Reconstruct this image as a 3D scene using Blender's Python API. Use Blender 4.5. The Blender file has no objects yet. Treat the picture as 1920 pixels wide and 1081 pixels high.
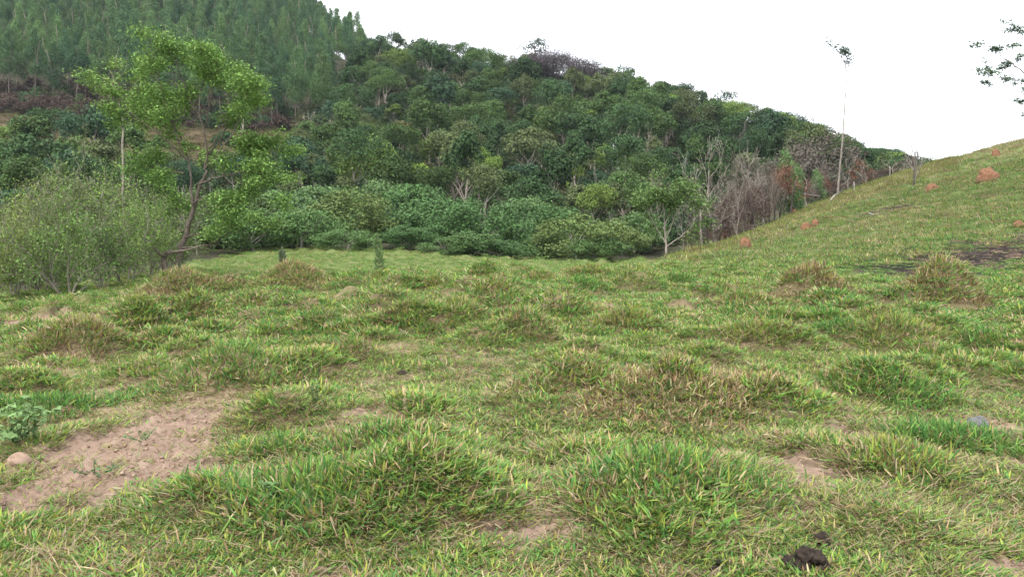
import bpy, math, random
import numpy as np

# ------------------------------------------------------------------ scene, camera, light
sc = bpy.context.scene
COL = sc.collection
F = 1478.0            # focal length in photograph pixels
HOR = 470.0           # eye level in the photograph
EYE = 1.6

cam_d = bpy.data.cameras.new('camera')
cam = bpy.data.objects.new('camera', cam_d)
COL.objects.link(cam)
cam_d.sensor_width = 36.0
cam_d.lens = 36.0 * F / 1920.0
cam_d.shift_y = -(540.5 - HOR) / 1920.0
cam.location = (0, 0, EYE)
cam.rotation_euler = (math.radians(90), 0, 0)
cam_d.clip_start = 0.05
cam_d.clip_end = 5000
sc.camera = cam

SUN_EL, SUN_AZ = math.radians(58), math.radians(215)
w = bpy.data.worlds.new('World')
sc.world = w
w.use_nodes = True
nt = w.node_tree
nt.nodes.clear()
out = nt.nodes.new('ShaderNodeOutputWorld')
bg = nt.nodes.new('ShaderNodeBackground')
sky = nt.nodes.new('ShaderNodeTexSky')
sky.sky_type = 'NISHITA'
sky.sun_disc = False
sky.sun_elevation = SUN_EL
sky.sun_rotation = SUN_AZ
sky.dust_density = 4.0
hs = nt.nodes.new('ShaderNodeHueSaturation')
hs.inputs['Saturation'].default_value = 0.25
mixw = nt.nodes.new('ShaderNodeMixRGB')
mixw.inputs['Fac'].default_value = 0.86          # cloud deck over the clear sky
mixw.inputs['Color2'].default_value = (8.9, 9.25, 9.85, 1)
nt.links.new(sky.outputs[0], hs.inputs['Color'])
nt.links.new(hs.outputs[0], mixw.inputs['Color1'])
nt.links.new(mixw.outputs[0], bg.inputs['Color'])
bg.inputs['Strength'].default_value = 0.095
nt.links.new(bg.outputs[0], out.inputs['Surface'])

sun_d = bpy.data.lights.new('sun', 'SUN')
sun_d.energy = 1.5
sun_d.angle = math.radians(18)
sun_d.color = (1.0, 0.97, 0.92)
sun = bpy.data.objects.new('sun', sun_d)
COL.objects.link(sun)
sun.rotation_euler = (math.radians(90) - SUN_EL, 0, math.radians(180) - SUN_AZ)

sc.view_settings.view_transform = 'Standard'
sc.view_settings.look = 'None'
sc.view_settings.exposure = 1.62
sc.view_settings.gamma = 1.0
cy = sc.cycles
cy.use_denoising = True
cy.denoising_input_passes = 'RGB_ALBEDO_NORMAL'
cy.denoising_prefilter = 'NONE'
cy.sample_clamp_indirect = 2.0
cy.max_bounces = 5
cy.diffuse_bounces = 3
cy.glossy_bounces = 1
cy.transmission_bounces = 3
cy.transparent_max_bounces = 4
cy.volume_bounces = 0
cy.caustics_reflective = False
cy.caustics_refractive = False

R = np.random.default_rng(7)
random.seed(7)

# ------------------------------------------------------------------ small maths
def hash2(ix, iy, s):
    n = (ix.astype(np.int64) * 374761393 + iy.astype(np.int64) * 668265263 + s * 1442695041) & 0x7fffffff
    n = ((n ^ (n >> 13)) * 1274126177) & 0x7fffffff
    n = n ^ (n >> 16)
    return (n & 0xffff) / 65535.0

def vnoise(x, y, s=0):
    ix, iy = np.floor(x), np.floor(y)
    fx, fy = x - ix, y - iy
    fx, fy = fx * fx * (3 - 2 * fx), fy * fy * (3 - 2 * fy)
    a, b = hash2(ix, iy, s), hash2(ix + 1, iy, s)
    c, d = hash2(ix, iy + 1, s), hash2(ix + 1, iy + 1, s)
    return (a * (1 - fx) + b * fx) * (1 - fy) + (c * (1 - fx) + d * fx) * fy

def fbm(x, y, s=0, o=4):
    t, a, n = 0.0, 0.5, 0.0
    for k in range(o):
        t = t + a * vnoise(x, y, s + k * 17)
        n += a
        a *= 0.5
        x, y = x * 2.03 + 5.1, y * 2.03 - 3.7
    return t / n

def sstep(a, b, x):
    t = np.clip((x - a) / (b - a), 0, 1)
    return t * t * (3 - 2 * t)

def unit(v):
    return v / np.maximum(np.linalg.norm(v, axis=-1, keepdims=True), 1e-9)

# ------------------------------------------------------------------ the lie of the land
LAND = {   # photograph column: (depth in metres, row where the ground stands there)
    0: [(5, 945), (8, 765), (12, 665), (17, 608), (23, 574), (30, 560), (45, 540), (60, 515), (90, 450), (120, 370), (150, 290), (180, 222), (200, 198), (260, 110), (350, -20), (450, -130), (600, -160)],
    300: [(5, 935), (8, 752), (12, 650), (17, 585), (23, 545), (32, 515), (45, 515), (60, 500), (90, 440), (120, 375), (150, 310), (180, 245), (195, 225), (260, 125), (350, 0), (450, -110), (600, -140)],
    450: [(5, 930), (8, 744), (12, 636), (17, 568), (23, 532), (30, 526), (45, 508), (62, 485), (90, 450), (130, 370), (160, 300), (185, 250), (200, 232), (260, 138), (350, 20), (440, -60), (600, -90)],
    600: [(5, 925), (8, 735), (12, 622), (17, 556), (23, 521), (30, 528), (45, 500), (62, 473), (80, 465), (100, 440), (130, 370), (160, 300), (185, 255), (200, 243), (260, 160), (330, 75), (380, 60), (600, 120)],
    700: [(5, 922), (8, 731), (12, 617), (17, 550), (23, 514), (30, 527), (45, 500), (62, 475), (80, 467), (100, 445), (130, 380), (160, 300), (200, 210), (240, 140), (270, 115), (320, 140), (600, 300)],
    800: [(5, 920), (8, 728), (12, 614), (17, 546), (23, 509), (30, 514), (45, 500), (65, 480), (85, 470), (100, 450), (130, 385), (160, 300), (190, 215), (215, 150), (240, 128), (300, 160), (400, 250), (600, 330)],
    1000: [(5, 919), (8, 726), (12, 612), (17, 544), (23, 503), (30, 525), (45, 503), (65, 491), (85, 482), (100, 460), (130, 385), (160, 300), (190, 225), (210, 176), (225, 166), (280, 200), (400, 280), (600, 340)],
    1200: [(5, 919), (8, 726), (12, 612), (17, 545), (23, 503), (30, 525), (45, 505), (60, 498), (80, 488), (100, 462), (130, 390), (160, 310), (190, 235), (210, 212), (260, 250), (400, 330), (600, 370)],
    1300: [(5, 919), (8, 726), (12, 613), (17, 547), (23, 508), (30, 504), (45, 494), (58, 484), (72, 490), (90, 470), (110, 430), (140, 365), (170, 295), (195, 245), (205, 238), (260, 270), (400, 340), (600, 380)],
    1400: [(5, 919), (8, 726), (12, 614), (17, 549), (23, 515), (30, 503), (45, 480), (60, 459), (72, 447), (80, 452), (100, 435), (130, 380), (160, 320), (190, 270), (200, 262), (260, 290), (400, 350), (600, 390)],
    1600: [(5, 919), (8, 727), (12, 616), (17, 552), (23, 524), (30, 502), (45, 455), (60, 412), (75, 380), (90, 360), (105, 368), (130, 362), (160, 336), (185, 322), (260, 340), (400, 380), (600, 400)],
    1750: [(5, 921), (8, 730), (12, 618), (17, 551), (23, 521), (30, 487), (45, 425), (60, 372), (75, 337), (90, 308), (105, 316), (160, 345), (260, 380), (400, 400), (600, 410)],
    1920: [(5, 925), (8, 735), (12, 622), (17, 552), (23, 515), (30, 470), (45, 388), (60, 330), (75, 287), (90, 259), (105, 268), (160, 320), (400, 400), (600, 420)],
    2400: [(5, 930), (8, 740), (12, 620), (17, 540), (23, 490), (30, 430), (45, 330), (60, 260), (75, 210), (90, 180), (105, 190), (160, 250), (400, 400), (600, 420)],
}
LAND[-900] = LAND[0]
LAND[-5000] = LAND[0]
LAND[7000] = LAND[2400]
PXS = sorted(LAND)
NU, ND = 420, 520
GU = np.concatenate([np.linspace(-5000, -700, 20, endpoint=False), np.linspace(-700, 2700, 380), np.linspace(2710, 7000, 20)])
GL = np.linspace(math.log(0.7), math.log(700), ND)
_rows = []
for p in PXS:
    d = np.array([q[0] for q in LAND[p]], float)
    z = -(np.array([q[1] for q in LAND[p]], float) - HOR) / F * d
    d = np.concatenate([[0.7, 2.5], d, [700]])
    z = np.concatenate([[-1.6, -1.6], z, [z[-1]]])
    _rows.append(np.interp(GL, np.log(d), z))
_rows = np.array(_rows)
ZG = np.array([np.interp(GU, PXS, _rows[:, j]) for j in range(len(GL))]).T
def _blur(a, s, ax):
    k = np.exp(-0.5 * (np.arange(-3 * s, 3 * s + 1) / s) ** 2)
    k /= k.sum()
    pad = [(0, 0), (0, 0)]
    pad[ax] = (3 * s, 3 * s)
    b = np.pad(a, pad, mode='edge')
    return np.apply_along_axis(lambda m: np.convolve(m, k, 'valid'), ax, b)
ZG = _blur(ZG, 5, 0)
ZG = _blur(ZG, 4, 1)

BUMPS = []     # (x, y, rx, ry, h) low domes under the grass hummocks

def base_z(x, y):
    """smooth ground height, world z"""
    x, y = np.asarray(x, float), np.asarray(y, float)
    yy = np.maximum(y, 0.7)
    px = np.clip(960 + F * x / yy, GU[0], GU[-1])
    iu = np.clip(np.interp(px, GU, np.arange(NU)), 0, NU - 1.001)
    il = np.clip((np.log(yy) - GL[0]) / (GL[1] - GL[0]), 0, ND - 1.001)
    i0, j0 = iu.astype(int), il.astype(int)
    fi, fj = iu - i0, il - j0
    z = (ZG[i0, j0] * (1 - fi) + ZG[i0 + 1, j0] * fi) * (1 - fj) + (ZG[i0, j0 + 1] * (1 - fi) + ZG[i0 + 1, j0 + 1] * fi) * fj
    return z + EYE

def humps(x, y):
    """small tussock domes packed over the grazed pasture"""
    x, y = np.asarray(x, float), np.asarray(y, float)
    c = 1.05
    ix, iy = np.floor(x / c), np.floor(y / c)
    best = np.zeros(np.broadcast(x, y).shape)
    for dx in (-1, 0, 1):
        for dy in (-1, 0, 1):
            cx, cy_ = ix + dx, iy + dy
            jx, jy = (cx + hash2(cx, cy_, 61)) * c, (cy_ + hash2(cx, cy_, 62)) * c
            a, b = hash2(cx, cy_, 63), hash2(cx, cy_, 64)
            r = .24 + .30 * b
            h = np.where(a > .42, .05 + .25 * (a - .42) / .58 * (.5 + b), 0) * (.75 + .35 * sstep(6, 9, y))
            q = ((x - jx) / r) ** 2 + ((y - jy) / r) ** 2
            best = np.maximum(best, h * np.exp(-q * 1.4))
    px = 960 + F * x / np.maximum(y, .7)
    m = sstep(3.2, 4.5, y) * (1 - sstep(60, 75, y)) * (1 - .65 * sstep(1350, 1600, px) * sstep(18, 26, y))
    if SOIL:
        m = m * (1 - inpatch(x, y, SOIL, .75)) * (1 - inpatch(x, y, BURN, .3, 7))
    return best * m
SOIL, BURN = [], []

def ground_z(x, y):
    x, y = np.asarray(x, float), np.asarray(y, float)
    z = base_z(x, y)
    k = sstep(1.5, 6, y)
    z = z + (fbm(x * 1.1, y * 1.1, 3) - 0.5) * 0.14 * k + (fbm(x * 0.28, y * 0.28, 9) - 0.5) * 0.3 * sstep(26, 60, y) - 0.12 * sstep(14, 20, y) * (1 - sstep(28, 40, y))
    # cattle-trodden humps on the farther pasture
    far = sstep(28, 40, y) * (1 - sstep(100, 120, y))
    z = z + far * 0.32 * np.maximum(0, fbm(x * 0.55, y * 0.32, 31, 3) - 0.45) * 2
    z = z + humps(x, y)
    if SOIL:
        so = inpatch(x, y, SOIL, .75)
        z = z + so * ((fbm(x * 6, y * 6, 71, 4) - .5) * .09 + np.maximum(0, fbm(x * 17, y * 17, 73, 3) - .52) * .14 - .02)
        bu = inpatch(x, y, BURN, 1.0, 7)
        z = z + bu * (fbm(x * 2.2, y * 2.2, 75, 4) - .5) * .5
    for (bx, by, rx, ry, h) in BUMPS:
        q = ((x - bx) / rx) ** 2 + ((y - by) / ry) ** 2
        m = q < 4
        if np.any(m):
            z = z + np.where(m, h * np.exp(-q * 1.6), 0)
    return z

def hit(px, py, dmin=2.0, dmax=400.0):
    """first place along a sight line where it meets the ground: x, y"""
    d = np.exp(np.linspace(math.log(dmin), math.log(dmax), 1500))
    x = (px - 960) / F * d
    row = HOR - (base_z(x, d) - EYE) / d * F
    k = np.argmax(row <= py)
    if row[k] > py:
        k = len(d) - 1
    return float(x[k]), float(d[k])

def at(px, py, D):
    return np.array([(px - 960) / F * D, D, EYE + (HOR - py) / F * D])

def foot(px, D):
    x = (px - 960) / F * D
    return np.array([x, D, float(ground_z(x, D))])

# ------------------------------------------------------------------ materials
def new_mat(name):
    m = bpy.data.materials.new(name)
    m.use_nodes = True
    t = m.node_tree
    t.nodes.clear()
    o = t.nodes.new('ShaderNodeOutputMaterial')
    return m, t, o

def leaf_mat(name, trans=0.25, rough=0.6, source='OBJECT', spec=0.08):
    m, t, o = new_mat(name)
    c = t.nodes.new('ShaderNodeAttribute')
    c.attribute_name = 'Col'
    mul = t.nodes.new('ShaderNodeMixRGB')
    mul.blend_type = 'MULTIPLY'
    mul.inputs['Fac'].default_value = 1
    t.links.new(c.outputs['Color'], mul.inputs['Color1'])
    if source == 'OBJECT':
        i = t.nodes.new('ShaderNodeObjectInfo')
        t.links.new(i.outputs['Color'], mul.inputs['Color2'])
    else:
        i = t.nodes.new('ShaderNodeAttribute')
        i.attribute_type = 'INSTANCER'
        i.attribute_name = 'tint'
        t.links.new(i.outputs['Color'], mul.inputs['Color2'])
    p = t.nodes.new('ShaderNodeBsdfPrincipled')
    p.inputs['Roughness'].default_value = rough
    p.inputs['Specular IOR Level'].default_value = spec
    tr = t.nodes.new('ShaderNodeBsdfTranslucent')
    mx = t.nodes.new('ShaderNodeMixShader')
    mx.inputs[0].default_value = trans
    t.links.new(mul.outputs[0], p.inputs['Base Color'])
    t.links.new(mul.outputs[0], tr.inputs['Color'])
    t.links.new(p.outputs[0], mx.inputs[1])
    t.links.new(tr.outputs[0], mx.inputs[2])
    t.links.new(mx.outputs[0], o.inputs['Surface'])
    return m

def rough_mat(name, ca, cb, scale=4.0, bump=0.4, rough=0.9, dist=0.03, detail=8, stretch=None, objcol=False):
    m, t, o = new_mat(name)
    tc = t.nodes.new('ShaderNodeTexCoord')
    mp = t.nodes.new('ShaderNodeMapping')
    if stretch:
        mp.inputs['Scale'].default_value = stretch
    n = t.nodes.new('ShaderNodeTexNoise')
    n.inputs['Scale'].default_value = scale
    n.inputs['Detail'].default_value = detail
    n.inputs['Roughness'].default_value = 0.65
    rp = t.nodes.new('ShaderNodeValToRGB')
    rp.color_ramp.elements[0].position = 0.33
    rp.color_ramp.elements[1].position = 0.68
    rp.color_ramp.elements[0].color = (*ca, 1)
    rp.color_ramp.elements[1].color = (*cb, 1)
    p = t.nodes.new('ShaderNodeBsdfPrincipled')
    p.inputs['Roughness'].default_value = rough
    p.inputs['Specular IOR Level'].default_value = 0.15
    b = t.nodes.new('ShaderNodeBump')
    b.inputs['Strength'].default_value = bump
    b.inputs['Distance'].default_value = dist
    t.links.new(tc.outputs['Object'], mp.inputs[0])
    t.links.new(mp.outputs[0], n.inputs['Vector'])
    t.links.new(n.outputs['Fac'], rp.inputs[0])
    t.links.new(n.outputs['Fac'], b.inputs['Height'])
    src = rp.outputs[0]
    if objcol:
        i = t.nodes.new('ShaderNodeObjectInfo')
        mul = t.nodes.new('ShaderNodeMixRGB')
        mul.blend_type = 'MULTIPLY'
        mul.inputs['Fac'].default_value = 1
        t.links.new(src, mul.inputs['Color1'])
        t.links.new(i.outputs['Color'], mul.inputs['Color2'])
        src = mul.outputs[0]
    t.links.new(src, p.inputs['Base Color'])
    t.links.new(b.outputs[0], p.inputs['Normal'])
    t.links.new(p.outputs[0], o.inputs['Surface'])
    return m

M_LEAF = leaf_mat('leaf', 0.16)
M_GRASS = leaf_mat('grass_blade', 0.3, 0.5)
M_TUFT = leaf_mat('grass_tuft_blade', 0.3, 0.5, 'INSTANCER')
M_LEAFI = leaf_mat('plantation_leaf', 0.22, 0.6, 'INSTANCER')
M_BARK = rough_mat('bark', (0.13, 0.11, 0.09), (0.34, 0.31, 0.27), 3.0, 0.6, stretch=(3, 3, 0.8), objcol=True)
M_MOUND = rough_mat('termite_earth', (0.11, 0.055, 0.032), (0.24, 0.12, 0.066), 5.5, 1.0, dist=0.12)
M_DUNG = rough_mat('dark_clod', (0.012, 0.009, 0.007), (0.055, 0.04, 0.032), 22, 1.0, dist=0.02)
M_STONE = rough_mat('stone', (0.07, 0.07, 0.07), (0.19, 0.185, 0.18), 14, 0.7, dist=0.02)
M_CLAY = rough_mat('clay_lump', (0.20, 0.13, 0.09), (0.33, 0.235, 0.18), 14, 0.7, dist=0.02)
M_CHAR = rough_mat('charred_wood', (0.012, 0.011, 0.011), (0.05, 0.045, 0.042), 6, 0.8, stretch=(3, 3, 0.8))
M_DEADW = rough_mat('weathered_wood', (0.20, 0.18, 0.155), (0.38, 0.35, 0.31), 5, 0.6, stretch=(3, 3, 0.8))

def ground_mat():
    m, t, o = new_mat('ground_cover')
    N = t.nodes.new
    tc = N('ShaderNodeTexCoord')
    def noise(s, det=6, r=0.6):
        n = N('ShaderNodeTexNoise')
        n.inputs['Scale'].default_value = s
        n.inputs['Detail'].default_value = det
        n.inputs['Roughness'].default_value = r
        t.links.new(tc.outputs['Object'], n.inputs['Vector'])
        return n
    def ramp(src, stops):
        r = N('ShaderNodeValToRGB')
        e = r.color_ramp.elements
        e[0].position, e[0].color = stops[0][0], (*stops[0][1], 1)
        e[1].position, e[1].color = stops[-1][0], (*stops[-1][1], 1)
        for pz, c in stops[1:-1]:
            k = e.new(pz)
            k.color = (*c, 1)
        t.links.new(src, r.inputs[0])
        return r
    def mix(f, a, b):
        x = N('ShaderNodeMixRGB')
        t.links.new(f, x.inputs['Fac'])
        t.links.new(a, x.inputs['Color1'])
        t.links.new(b, x.inputs['Color2'])
        return x.outputs[0]
    def attr(nm):
        a = N('ShaderNodeAttribute')
        a.attribute_name = nm
        return a.outputs['Fac']
    turf = ramp(noise(38, 8, 0.75).outputs['Fac'], [(0.3, (0.045, 0.05, 0.02)), (0.5, (0.12, 0.095, 0.05)), (0.7, (0.25, 0.19, 0.115))])
    lush = ramp(noise(1.3, 9, 0.75).outputs['Fac'], [(0.3, (0.06, 0.095, 0.024)), (0.5, (0.10, 0.128, 0.038)), (0.72, (0.17, 0.14, 0.07))])
    soil = ramp(noise(4, 12, 0.78).outputs['Fac'], [(0.3, (0.10, 0.07, 0.05)), (0.46, (0.19, 0.13, 0.095)), (0.6, (0.255, 0.18, 0.135)), (0.75, (0.31, 0.245, 0.195))])
    straw = ramp(noise(26, 8, 0.7).outputs['Fac'], [(0.3, (0.12, 0.08, 0.05)), (0.6, (0.27, 0.2, 0.13)), (0.75, (0.36, 0.28, 0.19))])
    burn = ramp(noise(2.4, 10, 0.75).outputs['Fac'], [(0.32, (0.012, 0.011, 0.011)), (0.48, (0.04, 0.03, 0.025)), (0.6, (0.11, 0.07, 0.05)), (0.7, (0.17, 0.12, 0.085))])
    bare = ramp(noise(0.35, 10, 0.75).outputs['Fac'], [(0.3, (0.045, 0.03, 0.022)), (0.5, (0.085, 0.058, 0.036)), (0.7, (0.10, 0.085, 0.042))])
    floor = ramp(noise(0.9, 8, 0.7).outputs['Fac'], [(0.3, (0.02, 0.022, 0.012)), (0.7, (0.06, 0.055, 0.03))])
    c = mix(attr('far'), turf.outputs[0], lush.outputs[0])
    c = mix(attr('straw'), c, straw.outputs[0])
    c = mix(attr('soil'), c, soil.outputs[0])
    c = mix(attr('burn'), c, burn.outputs[0])
    c = mix(attr('bare'), c, bare.outputs[0])
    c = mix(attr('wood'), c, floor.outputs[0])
    p = N('ShaderNodeBsdfPrincipled')
    p.inputs['Roughness'].default_value = 0.95
    p.inputs['Specular IOR Level'].default_value = 0.1
    t.links.new(c, p.inputs['Base Color'])
    b1 = N('ShaderNodeBump')
    b1.inputs['Strength'].default_value = 0.7
    b1.inputs['Distance'].default_value = 0.05
    t.links.new(noise(7, 10, 0.7).outputs['Fac'], b1.inputs['Height'])
    b2 = N('ShaderNodeBump')
    b2.inputs['Strength'].default_value = 0.5
    b2.inputs['Distance'].default_value = 0.012
    t.links.new(noise(45, 6, 0.7).outputs['Fac'], b2.inputs['Height'])
    t.links.new(b1.outputs[0], b2.inputs['Normal'])
    t.links.new(b2.outputs[0], p.inputs['Normal'])
    t.links.new(p.outputs[0], o.inputs['Surface'])
    return m

# ------------------------------------------------------------------ mesh building
class Geo:
    def __init__(self):
        self.v, self.c, self.q, self.t, self.n = [], [], [], [], 0
    def add(self, v, col=(1, 1, 1), quads=None, tris=None):
        v = np.asarray(v, float).reshape(-1, 3)
        col = np.broadcast_to(np.asarray(col, float), v.shape)
        self.v.append(v)
        self.c.append(col)
        if quads is not None and len(quads):
            self.q.append(np.asarray(quads, int).reshape(-1, 4) + self.n)
        if tris is not None and len(tris):
            self.t.append(np.asarray(tris, int).reshape(-1, 3) + self.n)
        self.n += len(v)
    def mesh(self, name, mat, smooth=False):
        me = bpy.data.meshes.new(name)
        V = np.concatenate(self.v)
        C = np.concatenate(self.c)
        T = np.concatenate(self.t) if self.t else np.zeros((0, 3), int)
        Q = np.concatenate(self.q) if self.q else np.zeros((0, 4), int)
        me.vertices.add(len(V))
        me.vertices.foreach_set('co', V.astype(np.float32).ravel())
        me.loops.add(T.size + Q.size)
        me.loops.foreach_set('vertex_index', np.concatenate([T.ravel(), Q.ravel()]).astype(np.int32))
        me.polygons.add(len(T) + len(Q))
        st = np.concatenate([np.arange(len(T)) * 3, T.size + np.arange(len(Q)) * 4]).astype(np.int32)
        me.polygons.foreach_set('loop_start', st)
        if smooth:
            me.polygons.foreach_set('use_smooth', np.ones(len(st), bool))
        a = me.attributes.new('Col', 'FLOAT_COLOR', 'POINT')
        a.data.foreach_set('color', np.concatenate([C, np.ones((len(C), 1))], 1).astype(np.float32).ravel())
        if mat:
            me.materials.append(mat)
        me.update(calc_edges=True)
        return me
    def build(self, name, mat, parent=None, smooth=False, color=None):
        return put(name, self.mesh(name, mat, smooth), parent, color)

def put(name, me, parent=None, color=None):
    o = bpy.data.objects.new(name, me)
    COL.objects.link(o)
    if parent:
        o.parent = parent
    if color is not None:
        o.color = (*color, 1)
    return o

def tag(o, label, cat, group=None):
    o['label'] = label
    o['category'] = cat
    if group:
        o['group'] = group
    return o

def root(name, loc, label, cat, group=None, rz=0.0, s=1.0):
    o = bpy.data.objects.new(name, None)
    COL.objects.link(o)
    o.location = loc
    o.rotation_euler = (0, 0, rz)
    o.scale = (s, s, s) if not hasattr(s, '__len__') else s
    o.empty_display_size = 0.2
    return tag(o, label, cat, group)

def leaves(g, P, A, Nn, L, W, col, fold=0.18):
    S = unit(np.cross(A, Nn))
    Nn = np.cross(S, A)
    L, W = L[:, None], W[:, None]
    n = len(P)
    v = np.stack([P, P + A * L * .45 + S * W * .5 + Nn * fold * W, P + A * L - Nn * L * .08, P + A * L * .45 - S * W * .5 + Nn * fold * W], 1)
    i = np.arange(n)[:, None] * 4
    tr = np.stack([i + [[0, 1, 2]], i + [[0, 2, 3]]], 1).reshape(-1, 3)
    c = np.repeat(np.broadcast_to(col, (n, 3)), 4, 0)
    g.add(v.reshape(-1, 3), c, tris=tr)

def blades(g, P, D0, L, W, bend, col, rng):
    n = len(P)
    up = np.array([0, 0, 1.0])
    az = unit(np.cross(D0, up + rng.normal(0, .35, (n, 3))))
    lv = [(0, .55), (.33, 1.0), (.7, .72), (1, 0)]
    vs = []
    for t, wf in lv:
        c = P + D0 * (L * t)[:, None] - up * (bend * L * t * t)[:, None]
        if wf == 0:
            vs.append(c[:, None])
        else:
            h = az * (W * wf * .5)[:, None]
            vs.append(np.stack([c - h, c + h], 1))
    v = np.concatenate(vs, 1)
    i = np.arange(n)[:, None] * 7
    q = np.concatenate([i + [[0, 1, 3, 2]], i + [[2, 3, 5, 4]]])
    tr = i + [[4, 5, 6]]
    g.add(v.reshape(-1, 3), np.repeat(np.broadcast_to(col, (n, 3)), 7, 0), quads=q, tris=tr)

def tube(g, pts, rad, k=6, col=(1, 1, 1), cap=True):
    pts = np.asarray(pts, float)
    rad = np.asarray(rad, float)
    n = len(pts)
    T = unit(np.gradient(pts, axis=0))
    ref = np.array([0.31, 0.17, 0.93]) if abs(T[0, 2]) < 0.8 else np.array([0.93, 0.31, 0.17])
    U = unit(np.cross(T, ref))
    V = np.cross(T, U)
    a = np.linspace(0, 2 * math.pi, k, endpoint=False)
    ring = pts[:, None] + (U[:, None] * np.cos(a)[None, :, None] + V[:, None] * np.sin(a)[None, :, None]) * rad[:, None, None]
    i = np.arange(n - 1)[:, None] * k
    j = np.arange(k)[None]
    j2 = (j + 1) % k
    q = np.stack([i + j, i + j2, i + k + j2, i + k + j], -1).reshape(-1, 4)
    tr = None
    if cap:
        tr = [[(n - 1) * k, (n - 1) * k + m, (n - 1) * k + m + 1] for m in range(1, k - 1)]
    g.add(ring.reshape(-1, 3), col, quads=q, tris=tr)

# ------------------------------------------------------------------ hummocks of grass (positions first: they lift the ground)
GRN, MID, YEL, STR, BRN = (0.072, 0.165, 0.042), (0.150, 0.265, 0.058), (0.260, 0.290, 0.060), (0.36, 0.285, 0.165), (0.20, 0.125, 0.07)
STYLE = {  # share of green, mid green, yellow, straw, brown; how dry the skirt is
    'green': ((.36, .36, .14, .10, .04), .35), 'lush': ((.55, .36, .05, .03, .01), .15),
    'gold': ((.14, .30, .34, .16, .06), .5), 'mixed': ((.22, .26, .18, .22, .12), .6),
    'straw': ((.06, .14, .18, .42, .20), .75), 'dead': ((.04, .08, .14, .40, .34), .85),
}
HUM = [  # column, row of the foot, width and height in photograph pixels, style, blade length (m), label
    (1240, 985, 430, 170, 'green', .24, 'large bright green grass hummock in the right foreground, nearest of the big mounds'),
    (590, 1005, 470, 130, 'green', .26, 'broad green and yellow grass hummock at the edge of the bare pink soil, left foreground'),
    (1270, 800, 540, 115, 'dead', .20, 'wide brown and straw grass hummock just behind the large bright green one'),
    (430, 745, 310, 105, 'green', .24, 'dark green rounded hummock with broad leaves above the bare soil patch'),
    (150, 685, 220, 70, 'straw', .24, 'yellowed hummock with a dark brown skirt near the left edge of the pasture'),
    (335, 565, 175, 62, 'straw', .30, 'pale straw tussock with bent dry blades at the foot of the tall leaning tree'),
    (545, 545, 170, 56, 'straw', .29, 'straw coloured tussock on the knoll crest, right of the tall leaning tree'),
    (1530, 572, 150, 74, 'dead', .30, 'brown domed dry tussock below the grassy slope, left of the olive one'),
    (1765, 578, 155, 84, 'straw', .33, 'olive straw domed tussock in front of the burnt patch'),
    (930, 580, 115, 50, 'mixed', .24, 'brownish hummock in the middle of the pasture just below the crest'),
    (715, 530, 85, 36, 'gold', .24, 'small golden hummock in front of the lone conifer sapling'),
    (1090, 553, 115, 34, 'lush', .22, 'low dark green hummock in the centre right, below the crest'),
    (1195, 535, 105, 42, 'gold', .26, 'yellow topped hummock on the crest in front of the green tree with pale stems'),
    (1110, 512, 75, 24, 'gold', .26, 'small pale hummock on the skyline of the knoll below the round bushes'),
    (860, 612, 115, 52, 'gold', .27, 'golden brown hummock left of the middle of the pasture'),
    (760, 622, 105, 50, 'mixed', .22, 'dark green and brown hummock beside the golden brown one'),
    (985, 645, 125, 58, 'mixed', .22, 'hummock with a bare dark brown hollow under its right side'),
    (480, 585, 160, 36, 'mixed', .26, 'long low hummock below the straw tussock on the crest'),
    (340, 612, 130, 46, 'gold', .26, 'yellow green hummock below the pale straw tussock at the left'),
    (1680, 655, 180, 58, 'gold', .23, 'broad yellow green hummock between the two dry domed tussocks and the foreground'),
    (1405, 655, 140, 50, 'gold', .23, 'yellow tipped hummock right of centre, behind the wide brown one'),
    (1690, 765, 210, 50, 'lush', .22, 'low green hummock at the right beside the worn path'),
    (1790, 850, 230, 60, 'lush', .24, 'bright deep green hummock at the right beside the grey stone'),
    (1690, 915, 230, 66, 'gold', .24, 'yellow green hummock on the right of the worn straw path'),
    (660, 685, 115, 46, 'mixed', .22, 'small mixed hummock left of centre above the short grazed turf'),
    (100, 790, 230, 56, 'lush', .22, 'dense green hummock at the left edge behind the broad leaved weed'),
    (60, 640, 110, 38, 'green', .22, 'low green hummock by the earth track at the far left'),
    (720, 870, 240, 62, 'green', .22, 'low loose green hummock in the middle foreground'),
    (820, 540, 85, 30, 'gold', .24, 'small yellowish hummock on the crest, right of the golden one by the sapling'),
    (1275, 528, 70, 22, 'lush', .22, 'little green hummock on the crest where the slope begins'),
    (1395, 585, 160, 34, 'mixed', .24, 'long low hummock left of the brown domed tussock'),
    (905, 527, 75, 22, 'green', .24, 'small green hummock on the crest above the brownish one'),
    (1010, 520, 70, 20, 'gold', .24, 'small yellow hummock on the crest in the middle of the skyline'),
    (600, 625, 120, 40, 'green', .22, 'green hummock below the long low one, left of centre'),
    (1180, 625, 130, 38, 'gold', .22, 'low yellow hummock right of the one with the dark hollow'),
    (1570, 640, 110, 32, 'lush', .20, 'small green hummock just below the brown domed tussock'),
    (1850, 660, 120, 36, 'lush', .20, 'low green hummock below the olive straw tussock, near the right edge'),
    (250, 645, 120, 36, 'gold', .24, 'yellow hummock right of the one with the dark brown skirt'),
    (1000, 760, 180, 40, 'mixed', .19, 'flat mixed hummock touching the left end of the wide brown one'),
    (520, 860, 170, 44, 'green', .20, 'low green hummock at the right end of the bare pink soil'),
]
HUMW = []
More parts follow.
